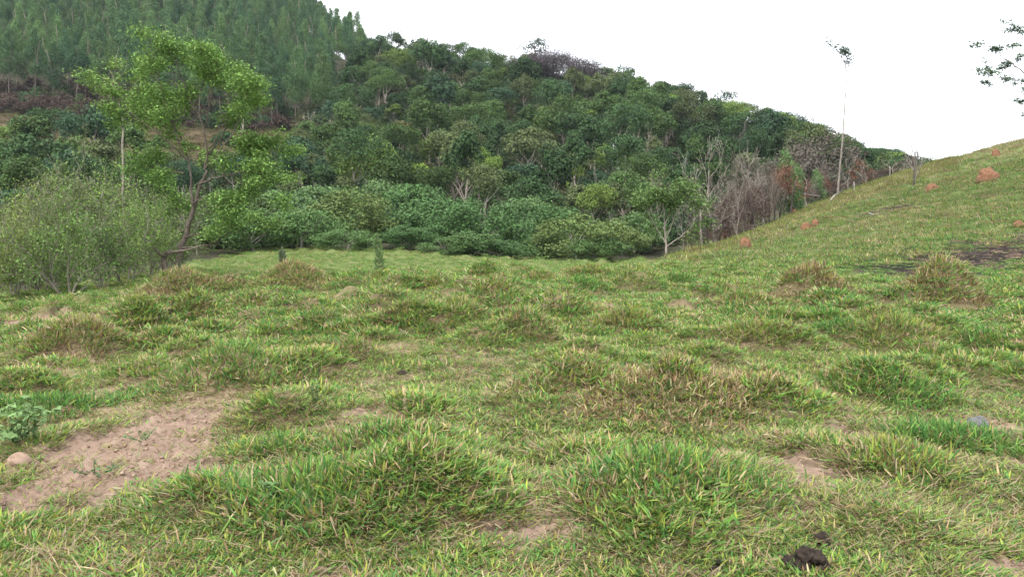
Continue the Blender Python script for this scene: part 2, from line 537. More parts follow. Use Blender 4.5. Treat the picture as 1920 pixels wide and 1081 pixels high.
for (px, py, wp, hp, st, bl, lab) in HUM:
    x, y = hit(px, py)
    rx = wp * y / F * 0.5
    y += rx * .75
    x = (px - 960) / F * y
    yc = y + rx * .3
    crest = HOR - (float(base_z((px - 960) / F * yc, yc)) - EYE) / yc * F
    h = float(np.clip((crest - (py - hp)) / F * yc, .13, .75))
    h = h + (max(hp * y / F * .92, h) - h) * float(sstep(6.5, 10, y))
    if st in ('dead', 'straw') and y > 11:
        h *= 1.15
    BUMPS.append((x, y, rx * (.95 if y < 9 else 1.05), rx * .8, (.8 if y < 9 else .95) * max(h - bl * .3, h * .6)))
    HUMW.append((x, y, rx, h))

# ------------------------------------------------------------------ patches on the ground
def patch(px, py, wp, hp):
    x, y = hit(px, py)
    y0, y1 = hit(px, py + hp / 2)[1], hit(px, py - hp / 2)[1]
    return (x, (y0 + y1) / 2, wp / 2 * y / F, max((y1 - y0) / 2, .05))
SOIL = [patch(*a) for a in [(180, 885, 500, 170), (310, 800, 230, 90), (70, 915, 280, 140), (330, 900, 200, 70), (25, 718, 190, 60), (90, 594, 190, 16), (30, 625, 90, 14), (985, 1005, 230, 56), (1515, 885, 150, 110), (1585, 815, 110, 56), (1450, 950, 110, 40), (1870, 805, 90, 40), (700, 775, 120, 26), (1890, 1060, 130, 50), (1905, 575, 50, 12), (1895, 655, 60, 12), (620, 1075, 120, 30), (1895, 865, 70, 60)]]
STRAW = [patch(*a) for a in [(1520, 880, 170, 130), (1585, 810, 130, 90), (1720, 692, 130, 22), (980, 985, 260, 90), (1860, 800, 160, 60), (700, 775, 160, 40), (750, 655, 110, 24), (1010, 628, 90, 18), (1120, 570, 180, 16), (240, 800, 560, 260), (130, 596, 420, 34), (40, 715, 260, 80), (1450, 960, 160, 60)]]
BURN = [patch(*a) for a in [(1700, 507, 150, 26), (1790, 488, 190, 44), (1890, 470, 150, 60), (1960, 455, 160, 60), (1660, 397, 110, 10), (1710, 389, 70, 8)]]

def inpatch(x, y, pts, wob=0.45, s=3):
    m = np.zeros(np.shape(x))
    for (cx, cy_, rx, ry) in pts:
        q = np.sqrt(((x - cx) / rx) ** 2 + ((y - cy_) / ry) ** 2)
        q = q + (fbm(x * 2.2 / max(rx, .5) + s, y * 2.2 / max(ry, .5), s) - .5) * 2 * wob
        m = np.maximum(m, 1 - sstep(.65, 1.0, q))
    return m

def colpx(x, y):
    return 960 + F * x / np.maximum(y, .7)

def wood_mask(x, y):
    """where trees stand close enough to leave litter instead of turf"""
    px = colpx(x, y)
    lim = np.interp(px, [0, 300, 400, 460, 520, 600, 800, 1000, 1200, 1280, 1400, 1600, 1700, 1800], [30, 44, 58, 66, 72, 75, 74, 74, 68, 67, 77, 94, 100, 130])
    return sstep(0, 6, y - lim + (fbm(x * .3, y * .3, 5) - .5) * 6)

def bare_mask(x, y):
    px = colpx(x, y)
    m = sstep(140, 155, y) * (1 - sstep(188, 198, y + (fbm(x * .1, y * .1, 8) - .5) * 14)) * (1 - sstep(590, 640, px))
    return m

# ------------------------------------------------------------------ ground sheet
def make_ground():
    us = np.concatenate([np.linspace(-4800, -320, 24, endpoint=False), np.linspace(-320, 2250, 520), np.linspace(2260, 6800, 24)])
    ds = np.concatenate([np.exp(np.linspace(math.log(.75), math.log(3.2), 16, endpoint=False)), np.exp(np.linspace(math.log(3.2), math.log(34), 430, endpoint=False)), np.exp(np.linspace(math.log(34), math.log(700), 240))])
    U, D = np.meshgrid(us, ds, indexing='ij')
    X = (U - 960) / F * D
    Z = ground_z(X, D)
    nu, nd = U.shape
    V = np.stack([X, D, Z], -1).reshape(-1, 3)
    i = np.arange(nu - 1)[:, None] * nd + np.arange(nd - 1)[None]
    q = np.stack([i, i + nd, i + nd + 1, i + 1], -1).reshape(-1, 4)
    # the meadow goes on behind the camera
    bx, by = np.meshgrid(np.linspace(-60, 60, 60), np.linspace(-60, .74, 40), indexing='ij')
    sd = ground_z(bx, np.full_like(bx, .75))
    BV = np.stack([bx, by, np.where(np.abs(bx) < 2.9, sd, sd) - .004], -1).reshape(-1, 3)
    k = np.arange(59)[:, None] * 40 + np.arange(39)[None]
    bq = np.stack([k, k + 40, k + 41, k + 1], -1).reshape(-1, 4)
    g = Geo()
    g.add(V, quads=q)
    g.add(BV, quads=bq)
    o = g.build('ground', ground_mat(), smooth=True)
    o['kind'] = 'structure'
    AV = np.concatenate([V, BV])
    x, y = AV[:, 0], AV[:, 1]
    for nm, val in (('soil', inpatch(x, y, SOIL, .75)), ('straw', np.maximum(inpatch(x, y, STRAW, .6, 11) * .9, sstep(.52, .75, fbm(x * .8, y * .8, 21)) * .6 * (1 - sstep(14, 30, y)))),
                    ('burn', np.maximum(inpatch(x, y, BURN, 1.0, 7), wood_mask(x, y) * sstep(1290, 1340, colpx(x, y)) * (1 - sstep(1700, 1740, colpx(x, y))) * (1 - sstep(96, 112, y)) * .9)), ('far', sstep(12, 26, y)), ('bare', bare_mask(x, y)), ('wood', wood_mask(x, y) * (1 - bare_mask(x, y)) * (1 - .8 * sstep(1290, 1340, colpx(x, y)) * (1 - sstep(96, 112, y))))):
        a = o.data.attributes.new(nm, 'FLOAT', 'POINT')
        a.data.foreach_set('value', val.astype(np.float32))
    return o
ground = make_ground()

# ------------------------------------------------------------------ stuff scattered over the ground
def scatter(name, P, rot, scl, idx, tint, protos):
    me = bpy.data.meshes.new(name)
    me.vertices.add(len(P))
    me.vertices.foreach_set('co', P.astype(np.float32).ravel())
    for nm, ty, key, dat in (('rot', 'FLOAT_VECTOR', 'vector', rot), ('scl', 'FLOAT_VECTOR', 'vector', scl), ('idx', 'INT', 'value', idx)):
        a = me.attributes.new(nm, ty, 'POINT')
        a.data.foreach_set(key, np.asarray(dat, np.int32 if ty == 'INT' else np.float32).ravel())
    a = me.attributes.new('tint', 'FLOAT_COLOR', 'POINT')
    a.data.foreach_set('color', np.concatenate([tint, np.ones((len(P), 1))], 1).astype(np.float32).ravel())
    o = put(name, me)
    o['kind'] = 'stuff'
    pc = bpy.data.collections.new(name + '_kinds')
    for m in protos:
        pc.objects.link(bpy.data.objects.new(name + '_piece', m))
    t = bpy.data.node_groups.new(name + '_scatter', 'GeometryNodeTree')
    t.interface.new_socket('Geometry', in_out='INPUT', socket_type='NodeSocketGeometry')
    t.interface.new_socket('Geometry', in_out='OUTPUT', socket_type='NodeSocketGeometry')
    N = t.nodes.new
    gi, go = N('NodeGroupInput'), N('NodeGroupOutput')
    ci = N('GeometryNodeCollectionInfo')
    ci.inputs['Collection'].default_value = pc
    ci.inputs['Separate Children'].default_value = True
    ci.inputs['Reset Children'].default_value = True
    ip = N('GeometryNodeInstanceOnPoints')
    ip.inputs['Pick Instance'].default_value = True
    def na(nm, ty):
        n = N('GeometryNodeInputNamedAttribute')
        n.data_type = ty
        n.inputs['Name'].default_value = nm
        return n.outputs['Attribute']
    t.links.new(gi.outputs[0], ip.inputs['Points'])
    t.links.new(ci.outputs[0], ip.inputs['Instance'])
    t.links.new(na('idx', 'INT'), ip.inputs['Instance Index'])
    t.links.new(na('rot', 'FLOAT_VECTOR'), ip.inputs['Rotation'])
    t.links.new(na('scl', 'FLOAT_VECTOR'), ip.inputs['Scale'])
    t.links.new(ip.outputs[0], go.inputs[0])
    md = o.modifiers.new('scatter', 'NODES')
    md.node_group = t
    return o

PAL = np.array([GRN, MID, YEL, STR, BRN])
def pick(rng, n, share):
    share = np.array(share) / np.sum(share)
    c = PAL[rng.choice(5, n, p=share)]
    c = c * rng.uniform(.75, 1.25, (n, 1)) * rng.normal(1, .06, (n, 3))
    return np.clip(c, .01, .9)

def tuft_mesh(seed, n, rad, lmin, lmax, wid, tilt, bend, share):
    rng = np.random.default_rng(seed)
    g = Geo()
    r = rad * np.sqrt(rng.random(n))
    a = rng.random(n) * 6.283
    P = np.stack([r * np.cos(a), r * np.sin(a), np.full(n, -.012)], 1)
    az = a + rng.normal(0, 1.0, n)
    ti = np.clip(np.abs(rng.normal(tilt, .28, n)), .05, 1.5)
    D0 = np.stack([np.sin(ti) * np.cos(az), np.sin(ti) * np.sin(az), np.cos(ti)], 1)
    L = rng.uniform(lmin, lmax, n)
    blades(g, P, D0, L, wid * rng.uniform(.7, 1.3, n), rng.uniform(.2, 1, n) * bend * np.cos(ti), pick(rng, n, share), rng)
    return g.mesh('grass_tuft', M_TUFT)

GREEN_S, GOLD_S, DRY_S, LUSH_S = (.32, .42, .10, .11, .05), (.16, .34, .22, .20, .08), (.04, .10, .14, .48, .24), (.42, .44, .08, .05, .01)
TUFTS = []
for k, (n, rad, l0, l1, wd, ti, be, sh) in enumerate([
        (42, .12, .03, .085, .0095, .95, .35, GREEN_S), (42, .12, .03, .085, .009, 1.0, .35, GOLD_S), (40, .12, .03, .08, .0085, 1.0, .3, LUSH_S),
        (44, .14, .03, .12, .0055, 1.35, .3, DRY_S), (32, .10, .05, .125, .0105, .85, .5, GREEN_S), (32, .10, .05, .125, .010, .9, .5, GOLD_S),
        # wider patches for the middle and far distance
        (60, .26, .06, .15, .018, .85, .35, GREEN_S), (60, .26, .06, .15, .017, .85, .35, GOLD_S), (60, .26, .05, .13, .017, .9, .35, LUSH_S), (56, .27, .05, .13, .014, 1.15, .35, DRY_S),
        (70, .5, .10, .30, .026, .7, .35, GREEN_S), (70, .5, .10, .30, .025, .7, .35, GOLD_S), (70, .5, .08, .26, .025, .75, .35, LUSH_S), (70, .5, .10, .32, .02, .6, .35, DRY_S)]):
    TUFTS.append(tuft_mesh(100 + k, n, rad, l0, l1, wd, ti, be, sh))

def near_hum(x, y):
    m = np.zeros(np.shape(x))
    for (bx, by, rx, h) in HUMW:
        m = np.maximum(m, np.exp(-1.3 * (((x - bx) / rx) ** 2 + ((y - by) / rx) ** 2)))
    return m

def fan(rng, r0, r1, dens, side=3.0):
    xm = 1060 / F * r1 + side
    n = int(2 * xm * (r1 - r0) * dens)
    y = rng.uniform(r0, r1, n)
    x = rng.uniform(-xm, xm, n)
    ok = np.abs(x) < 1060 / F * y + side
    return x[ok], y[ok]

def grass_field():
    rng = np.random.default_rng(11)
    Ps, Rs, Ss, Is, Ts = [], [], [], [], []
    def emit(x, y, idx, s, tint, tilt=.12):
        n = len(x)
        Ps.append(np.stack([x, y, ground_z(x, y)], 1))
        Rs.append(np.stack([rng.normal(0, tilt, n), rng.normal(0, tilt, n), rng.random(n) * 6.283], 1))
        Ss.append(s[:, None] * rng.uniform(.85, 1.15, (n, 3)))
        Is.append(idx)
        Ts.append(tint)
    def cover(x, y, k0):
        """keep mask, kind index offset by LOD base k0 (0 near, 6 middle, 10 far)"""
        n = len(x)
        soil, straw, burn, wood = inpatch(x, y, SOIL, .75), inpatch(x, y, STRAW, .6, 11), inpatch(x, y, BURN, 1.0, 7), wood_mask(x, y)
        big = fbm(x * .35, y * .35, 41)
        fine = fbm(x * 1.3, y * 1.3, 43)
        px = colpx(x, y)
        lushness = sstep(1350, 1700, px) * (1 - sstep(30, 45, y)) * .5 + (big - .5) * 1.3
        q = rng.random(n)
        keep = (q > soil * .965) & (q > straw * .62) & (q > burn * .86) & (rng.random(n) > wood * .9) & (rng.random(n) < .35 + sstep(.3, .5, fine))
        dry = sstep(.5, .72, fine + rng.normal(0, .08, n)) + straw * .8 + burn * .6
        slope_dry = sstep(40, 60, y) * sstep(.42, .6, fbm(x * .12, y * .06, 47) + .25 * sstep(0, 14, y - np.interp(px, [1250, 1400, 1600, 1750, 1920], [42, 56, 74, 80, 90])))
        k = np.where(rng.random(n) < np.clip(dry * .55 + slope_dry * .75 + .12 * sstep(26, 40, y) * sstep(1250, 1400, px), 0, .92), 3, np.where(rng.random(n) < np.clip(.3 + lushness, .02, .95), 2, np.where(rng.random(n) < .55, 0, 1)))
        hv = humps(x, y)
        on = hv > .055
        edge = (hv > .022) & (hv <= .055)
        keep |= (on | edge) & (rng.random(n) > np.maximum(soil, np.maximum(burn, wood)))
        keep &= (rng.random(n) < np.where(on | edge, 1.0, .8)) | (k0 == 10)
        if k0 == 0:
            k = np.where(on & (rng.random(n) < .75), np.where(rng.random(n) < .6, 4, 5), k)
            k = np.where(edge & (rng.random(n) < .4), 3, k)
        elif k0 == 6:
            k = np.where(on & (rng.random(n) < .6), np.where(rng.random(n) < .6, 0, 1), k)
            k = np.where(edge & (rng.random(n) < .45), 3, k)
        grow_ = np.where(on, 1.12, 1.0)
        if k0 == 10:
            k = np.where((px < 1260) & (rng.random(n) < .8), np.where(rng.random(n) < .6, 2, 0), k)
        k = np.where((soil > .6) & (rng.random(n) < .85), 3, k)
        if k0 == 0:
            k = np.where((rng.random(n) < .10 + .3 * sstep(.5, .65, big)) & (k < 2), k + 4, k)
        t = np.ones((n, 3)) * rng.uniform(.82, 1.18, (n, 1)) * rng.normal(1, .04, (n, 3))
        t = t * (1 - (sstep(24, 40, y) * sstep(1150, 1350, px))[:, None] * np.array([.10, .12, .02]))
        return keep, k + k0, t, grow_
    for r0, r1, dens, k0, s0 in ((1.6, 6.5, 430, 0, .95), (6.5, 13, 210, 0, 1.1), (11, 33, 44, 6, 1.0), (30, 70, 7, 10, 1.0), (62, 112, 2.2, 10, 1.35)):
        x, y = fan(rng, r0, r1, dens)
        keep, k, t, gw_ = cover(x, y, k0)
        if r0 >= 60:
            keep &= (colpx(x, y) > 1300) | (y < 70)
        x, y, k, t, gw_ = x[keep], y[keep], k[keep], t[keep], gw_[keep]
        sc_ = s0 * rng.uniform(.75, 1.1, len(x)) * gw_
        if k0 == 10:
            sc_ = sc_ * np.where(colpx(x, y) < 1260, .55, 1)
        emit(x, y, k, sc_, t)
        if k0 == 0:      # dry litter lying between the plants
            x, y = fan(rng, r0, r1, dens * .28)
            so = inpatch(x, y, SOIL, .75)
            ok = rng.random(len(x)) > so * .8
            x, y = x[ok], y[ok]
            emit(x, y, np.full(len(x), 3), rng.uniform(.7, 1.3, len(x)), np.ones((len(x), 3)) * rng.uniform(.6, 1.05, (len(x), 1)))
    return scatter('pasture_grass', np.concatenate(Ps), np.concatenate(Rs), np.concatenate(Ss), np.concatenate(Is), np.concatenate(Ts), TUFTS)
grass = grass_field()
grass['label'] = 'short grazed pasture grass, green mixed with straw'

def weedy_edges():
    """tall dry weeds along the upper edge of the slope and on the brown bank below the plantation"""
    rng = np.random.default_rng(23)
    n = 7000
    px = rng.uniform(1270, 1790, n)
    y = np.interp(px, [1250, 1300, 1400, 1600, 1750], [56, 60, 74, 92, 92]) - np.abs(rng.normal(0, 8, n)) + 3
    x = (px - 960) / F * y
    m = 3800
    px2 = rng.uniform(-150, 640, m)
    y2 = rng.uniform(142, 204, m)
    ok = bare_mask((px2 - 960) / F * y2, y2) > .5
    x2, y2 = ((px2 - 960) / F * y2)[ok], y2[ok]
    X, Y = np.concatenate([x, x2]), np.concatenate([y, y2])
    big = np.concatenate([np.full(n, 1.35), np.full(len(x2), 1.9)]) * rng.uniform(.6, 1.4, n + len(x2))
    t = np.array([(1.15, 1.1, 1.15), (1.0, 1.02, 1.0), (.85, .95, .8)])[rng.integers(0, 3, len(X))] * rng.uniform(.6, 1.05, (len(X), 1))
    t[n:] *= .45
    o = scatter('dry_weeds', np.stack([X, Y, ground_z(X, Y)], 1), np.stack([X * 0, X * 0, rng.random(len(X)) * 6.28], 1), big[:, None] * np.array([1, 1, 1.3]), np.full(len(X), 3), t, TUFTS[10:14])
    o['label'] = 'dry brownish weeds along the upper edge of the slope and on the far bank'
weedy_edges()

# ------------------------------------------------------------------ hummock builder
def hummock(px, py, wp, hp, st, bl, lab, hw):
    x, y, rx, h = hw
    rng = np.random.default_rng(int(px * 7 + py))
    share, skirt = STYLE[st]
    dens = 3600 if y < 7 else (2300 if y < 14 else 1400)
    bl = bl * (.62 if y < 10 else .8)
    wd = .0100 if y < 7 else (.0115 if y < 14 else .017)
    n = int(np.clip(math.pi * rx * rx * .8 * dens * 1.25, 800, 8000))
    r = np.sqrt(rng.random(n)) * (1 + (rng.random(n) < .25) * rng.random(n) * .45)
    a = rng.random(n) * 6.283
    rr = r * (1 + .22 * np.sin(a * 3 + px) + .12 * np.sin(a * 5 + py))
    lx, ly = rr * rx * np.cos(a), rr * rx * .85 * np.sin(a)
    gz = ground_z(x + lx, y + ly)
    z0 = float(ground_z(x, y))
    P = np.stack([lx, ly, gz - z0 + rng.uniform(-.02, .05, n)], 1)
    az = a + rng.normal(0, .9, n)
    ti = np.clip(.18 + .75 * r + rng.normal(0, .3, n), .02, 1.5)
    D0 = np.stack([np.sin(ti) * np.cos(az), np.sin(ti) * np.sin(az), np.cos(ti)], 1)
    # sprigs: several blades share a foot, like the shoots of creeping pasture grass
    k = rng.integers(0, n, n)
    same = rng.random(n) < .45
    P = np.where(same[:, None], P[np.minimum(k, n - 1)] + rng.normal(0, .012, (n, 3)), P)
    L = bl * rng.uniform(.55, 1.15, n) * (1.05 - .35 * r)
    col = pick(rng, n, share)
    dead = rng.random(n) < skirt * sstep(.35, 1.0, r + rng.normal(0, .15, n))
    col = np.where(dead[:, None], pick(rng, n, (.03, .05, .1, .45, .37)), col)
    g = Geo()
    blades(g, P, D0, L, wd * rng.uniform(.6, 1.35, n), rng.uniform(.15, .9, n) * (.5 if bl < .3 else .75) * (.4 + .6 * np.cos(ti)), col, rng)
    o = g.build('grass_hummock', M_GRASS, color=(1, 1, 1))
    o.location = (x, y, z0)
    tag(o, lab, 'grass clump', 'grass hummocks on the pasture')
for a, hw in zip(HUM, HUMW):
    hummock(*a, hw)

# ------------------------------------------------------------------ tree kit
def wander(rng, p, d, length, n, jit, up):
    pts = [np.array(p, float)]
    d = unit(np.array(d, float))
    for _ in range(n):
        d = unit(d + rng.normal(0, jit, 3) + np.array([0, 0, up]))
        pts.append(pts[-1] + d * length / n)
    return np.array(pts)

def grow(rng, p, d, length, rad, lvl, prm, wood, tips):
    n = max(3, int(4 + (2 - lvl)))
    pts = wander(rng, p, d, length, n, prm['jit'], prm['up'])
    rads = np.linspace(rad, rad * (.5 if lvl < prm['lv'] else .25), len(pts))
    wood.append((pts, rads, lvl))
    spread(rng, pts, rads, length, lvl, prm, wood, tips)

def spread(rng, pts, rads, length, lvl, prm, wood, tips):
    if lvl >= prm['lv']:
        tips.append(pts)
        return
    nb = prm['nb'][min(lvl, len(prm['nb']) - 1)]
    for k in range(nb):
        t = rng.uniform(prm['t0'], 1.0) if k else 1.0
        f = t * (len(pts) - 1)
        i = min(int(f), len(pts) - 2)
        q = pts[i] + (pts[i + 1] - pts[i]) * (f - i)
        ax = unit(pts[i + 1] - pts[i])
        side = unit(np.cross(ax, rng.normal(0, 1, 3)))
        an = prm['ang'] * rng.uniform(.6, 1.3) * (.45 if k == 0 else 1)
        d = ax * math.cos(an) + side * math.sin(an)
        grow(rng, q, d, length * prm['sh'] * rng.uniform(.7, 1.2), rads[i] * (.75 if k == 0 else .55), lvl + 1, prm, wood, tips)

def wood_geo(wood, minr=.006, col=(1, 1, 1)):
    gt, gb = Geo(), Geo()
    for pts, rads, lvl in wood:
        tube(gt if lvl == 0 else gb, pts, np.maximum(rads, minr), 8 if lvl == 0 else (5 if lvl == 1 else 3), col)
    return gt, gb

def foliage(rng, tips, per, size, spreadr, flat=.5, ratio=.42, cv=.26):
    """leaf faces in sprays around every twig"""
    g = Geo()
    P = []
    for pts in tips:
        t = rng.random(per) ** .7 * (len(pts) - 1)
        i = np.minimum(t.astype(int), len(pts) - 2)
        P.append(pts[i] + (pts[i + 1] - pts[i]) * (t - i)[:, None] + rng.normal(0, 1, (per, 3)) * spreadr * np.array([1, 1, flat]))
    if not P:
        return g
    P = np.concatenate(P)
    n = len(P)
    A = unit(rng.normal(0, 1, (n, 3)) * np.array([1, 1, .45]) + np.array([0, 0, -.12]))
    Nn = unit(rng.normal(0, .45, (n, 3)) + np.array([0, 0, 1.0]))
    L = size * rng.uniform(.6, 1.3, n)
    leaves(g, P, A, Nn, L, L * ratio * rng.uniform(.8, 1.2, n), np.clip(1 + rng.normal(0, cv, (n, 1)) + rng.normal(0, .05, (n, 3)), .35, 1.8))
    return g

def lobed_crown(seed, W, H, z0, nl, n, size, ratio=.6, lobe=.34, droop=0.0, top=1.0, hollow=.72, under=-.35):
    """leaf faces over many uneven lobes; unit metres, foot at the origin"""
    rng = np.random.default_rng(seed)
    g = Geo()
    cs, rs = [], []
    for k in range(nl):
        a = rng.random() * 6.283
        e = rng.uniform(under, 1)
        q = math.sqrt(max(0, 1 - e * e)) * rng.uniform(.6, 1.12)
        cs.append([math.cos(a) * q * W * .40, math.sin(a) * q * W * .40, z0 + H * .5 + e * H * .40 * top * rng.uniform(.75, 1.1)])
        rs.append(W * lobe * rng.uniform(.5, 1.15))
    cs, rs = np.array(cs), np.array(rs)
    pr = rs ** 2 / np.sum(rs ** 2)
    li = rng.choice(len(cs), n, p=pr)
    dv = unit(rng.normal(0, 1, (n, 3)))
    dv[:, 2] = np.where((dv[:, 2] < -.1) & (rng.random(n) < .75), -dv[:, 2], dv[:, 2])
    # clump leaves of one lobe into sprays
    sp = rng.integers(0, 14, n)
    key = unit(np.random.default_rng(seed + 5).normal(0, 1, (len(cs) * 14, 3)) + [0, 0, .35])
    dv = unit(dv * .55 + key[li * 14 + sp] * .6)
    rad = rs[li] * np.where(rng.random(n) < .8, rng.uniform(hollow, 1.08, n), rng.uniform(.3, 1.25, n))
    P = cs[li] + dv * rad[:, None] * np.array([1, 1, .8])
    ok = P[:, 2] > .15
    P, dv = P[ok], dv[ok]
    n = len(P)
    Nn = unit(dv + rng.normal(0, .5, (n, 3)) + np.array([0, 0, .5]))
    A = unit(np.cross(Nn, rng.normal(0, 1, (n, 3))) + np.array([0, 0, -droop]))
    L = size * rng.uniform(.55, 1.35, n)
    leaves(g, P - A * L[:, None] * .5, A, Nn, L, L * ratio, np.clip(1 + rng.normal(0, .16, (n, 1)) + rng.normal(0, .05, (n, 3)), .4, 1.7), .12)
    return g

def simple_trunk(seed, H, r, forks=4, reach=.3, z1=.55, lean=.04):
    rng = np.random.default_rng(seed)
    g = Geo()
    p = wander(rng, (0, 0, -.3), (rng.normal(0, lean), rng.normal(0, lean), 1), H * z1 + .3, 5, .06, .1)
    tube(g, p, np.linspace(r, r * .65, len(p)), 6)
    for k in range(forks):
        a = rng.random() * 6.283
        i = rng.integers(3, 6)
        q = wander(rng, p[i], (math.cos(a) * .8, math.sin(a) * .8, .9), H * reach * rng.uniform(.7, 1.2), 4, .15, .1)
        tube(g, q, np.linspace(r * .5, r * .12, len(q)), 4)
    return g

# shared mesh data for the woods
BROAD = []
for k in range(12):
    W_ = [7, 8, 6, 9, 6.5, 7.5, 5.5, 8.5, 7, 5, 6.2, 8][k]
    H_ = [5.5, 4.6, 6.5, 4, 7, 4.2, 6, 6, 3.6, 7.5, 5, 5][k]
    z0 = [3.0, 4.6, 2.4, 5.4, 2.2, 4.4, 2.6, 3.0, 5.2, 2.2, 4.2, 4][k]
    c = lobed_crown(200 + k, W_, H_, z0, [20, 24, 18, 26, 22, 18, 15, 28, 18, 18, 13, 30][k], int([2600, 2900, 2400, 2900, 2800, 2200, 2200, 3400, 2000, 2400, 1700, 3200][k] * 1.5),
                    [.34, .30, .38, .28, .35, .44, .37, .32, .28, .36, .48, .30][k], [.55, .6, .5, .6, .55, .45, .6, .5, .6, .5, .4, .55][k], [.20, .18, .23, .17, .20, .21, .24, .18, .19, .22, .24, .16][k], hollow=.7)
    t = simple_trunk(300 + k, z0 + H_ * .8, .17, 7, .32, .6)
    BROAD.append((c.mesh('crown', M_LEAF), t.mesh('trunk', M_BARK, True), z0 + H_))
def pointed_crown(seed, W, z0, z1, n, size, ratio=.36):
    rng = np.random.default_rng(seed)
    g = Geo()
    nl = 30
    t = np.sort(rng.random(nl) ** .9)
    a = rng.random(nl) * 6.283 + np.arange(nl) * 2.4
    env = (1 - t ** 2.0) * (.5 + .5 * np.minimum(1, t / .25))
    q = rng.uniform(.45, 1, nl) * env * W * .36
    cs = np.stack([np.cos(a) * q, np.sin(a) * q, z0 + (z1 - z0) * (t * .93 + .02)], 1)
    rs = W * (.10 + .16 * env) * rng.uniform(.75, 1.2, nl)
    li = rng.choice(nl, n, p=rs ** 2 / np.sum(rs ** 2))
    dv = unit(rng.normal(0, 1, (n, 3)))
    P = cs[li] + dv * (rs[li] * rng.uniform(.55, 1.1, n))[:, None] * np.array([1, 1, 1.15])
    Nn = unit(dv + rng.normal(0, .5, (n, 3)) + np.array([0, 0, .3]))
    A = unit(np.cross(Nn, rng.normal(0, 1, (n, 3))) * .7 + np.array([0, 0, -.5]))
    L = size * rng.uniform(.55, 1.3, n)
    leaves(g, P, A, Nn, L, L * ratio, np.clip(1 + rng.normal(0, .16, (n, 1)) + rng.normal(0, .04, (n, 3)), .4, 1.7), .12)
    return g
EUC = []
for k in range(7):
    EUC.append((pointed_crown(400 + k, 5.4 + .35 * (k % 3), 7.0 - .6 * (k % 3), 18.6, 4300, .44), simple_trunk(450 + k, 18, .11, 3, .12, .85, .015)))
EUCM = [(c.mesh('crown', M_LEAF), t.mesh('trunk', M_BARK, True)) for c, t in EUC]
BUSH = []
for k in range(4):
    W_, H_ = [(8, 5.4), (9, 5), (7, 5.6), (8.5, 4.6)][k]
    rng = np.random.default_rng(520 + k)
    c = lobed_crown(500 + k, W_, H_, .1, 44, 9000, .28, .45, .15, .1, 1.05, .6, -.95)
    t = simple_trunk(560 + k, 5, .14, 7, .55, .35, .15)
    BUSH.append((c.mesh('crown', M_LEAF), t.mesh('trunk', M_BARK, True), W_, H_ + .1))

def bare_tree_meshes(seed, H, prm, r):
    rng = np.random.default_rng(seed)
    wood, tips = [], []
    grow(rng, (0, 0, -.2), (rng.normal(0, .08), rng.normal(0, .08), 1), H * .38, r, 0, prm, wood, tips)
    a, b = wood_geo(wood, .015)
    return a.mesh('trunk', M_BARK, True), b.mesh('branches', M_BARK)
BARE = [bare_tree_meshes(600 + k, 9, dict(jit=.2, up=.06, lv=4, nb=[4, 3, 3, 3], t0=.35, ang=.75, sh=.68), .16) for k in range(4)]
SLIM = [bare_tree_meshes(620 + k, 8, dict(jit=.12, up=.12, lv=3, nb=[7, 4, 4], t0=.25, ang=.5, sh=.5), .09) for k in range(2)]

def tree(name, loc, crown, trunk, color, label, cat='tree', group=None, s=1.0, rz=None, bark=(1, 1, 1)):
    o = root(name, loc, label, cat, group, random.random() * 6.283 if rz is None else rz, s)
    put('trunk', trunk, o, bark)
    if crown is not None:
        put('crown' if 'branch' not in crown.name else 'branches', crown, o, color)
    return o

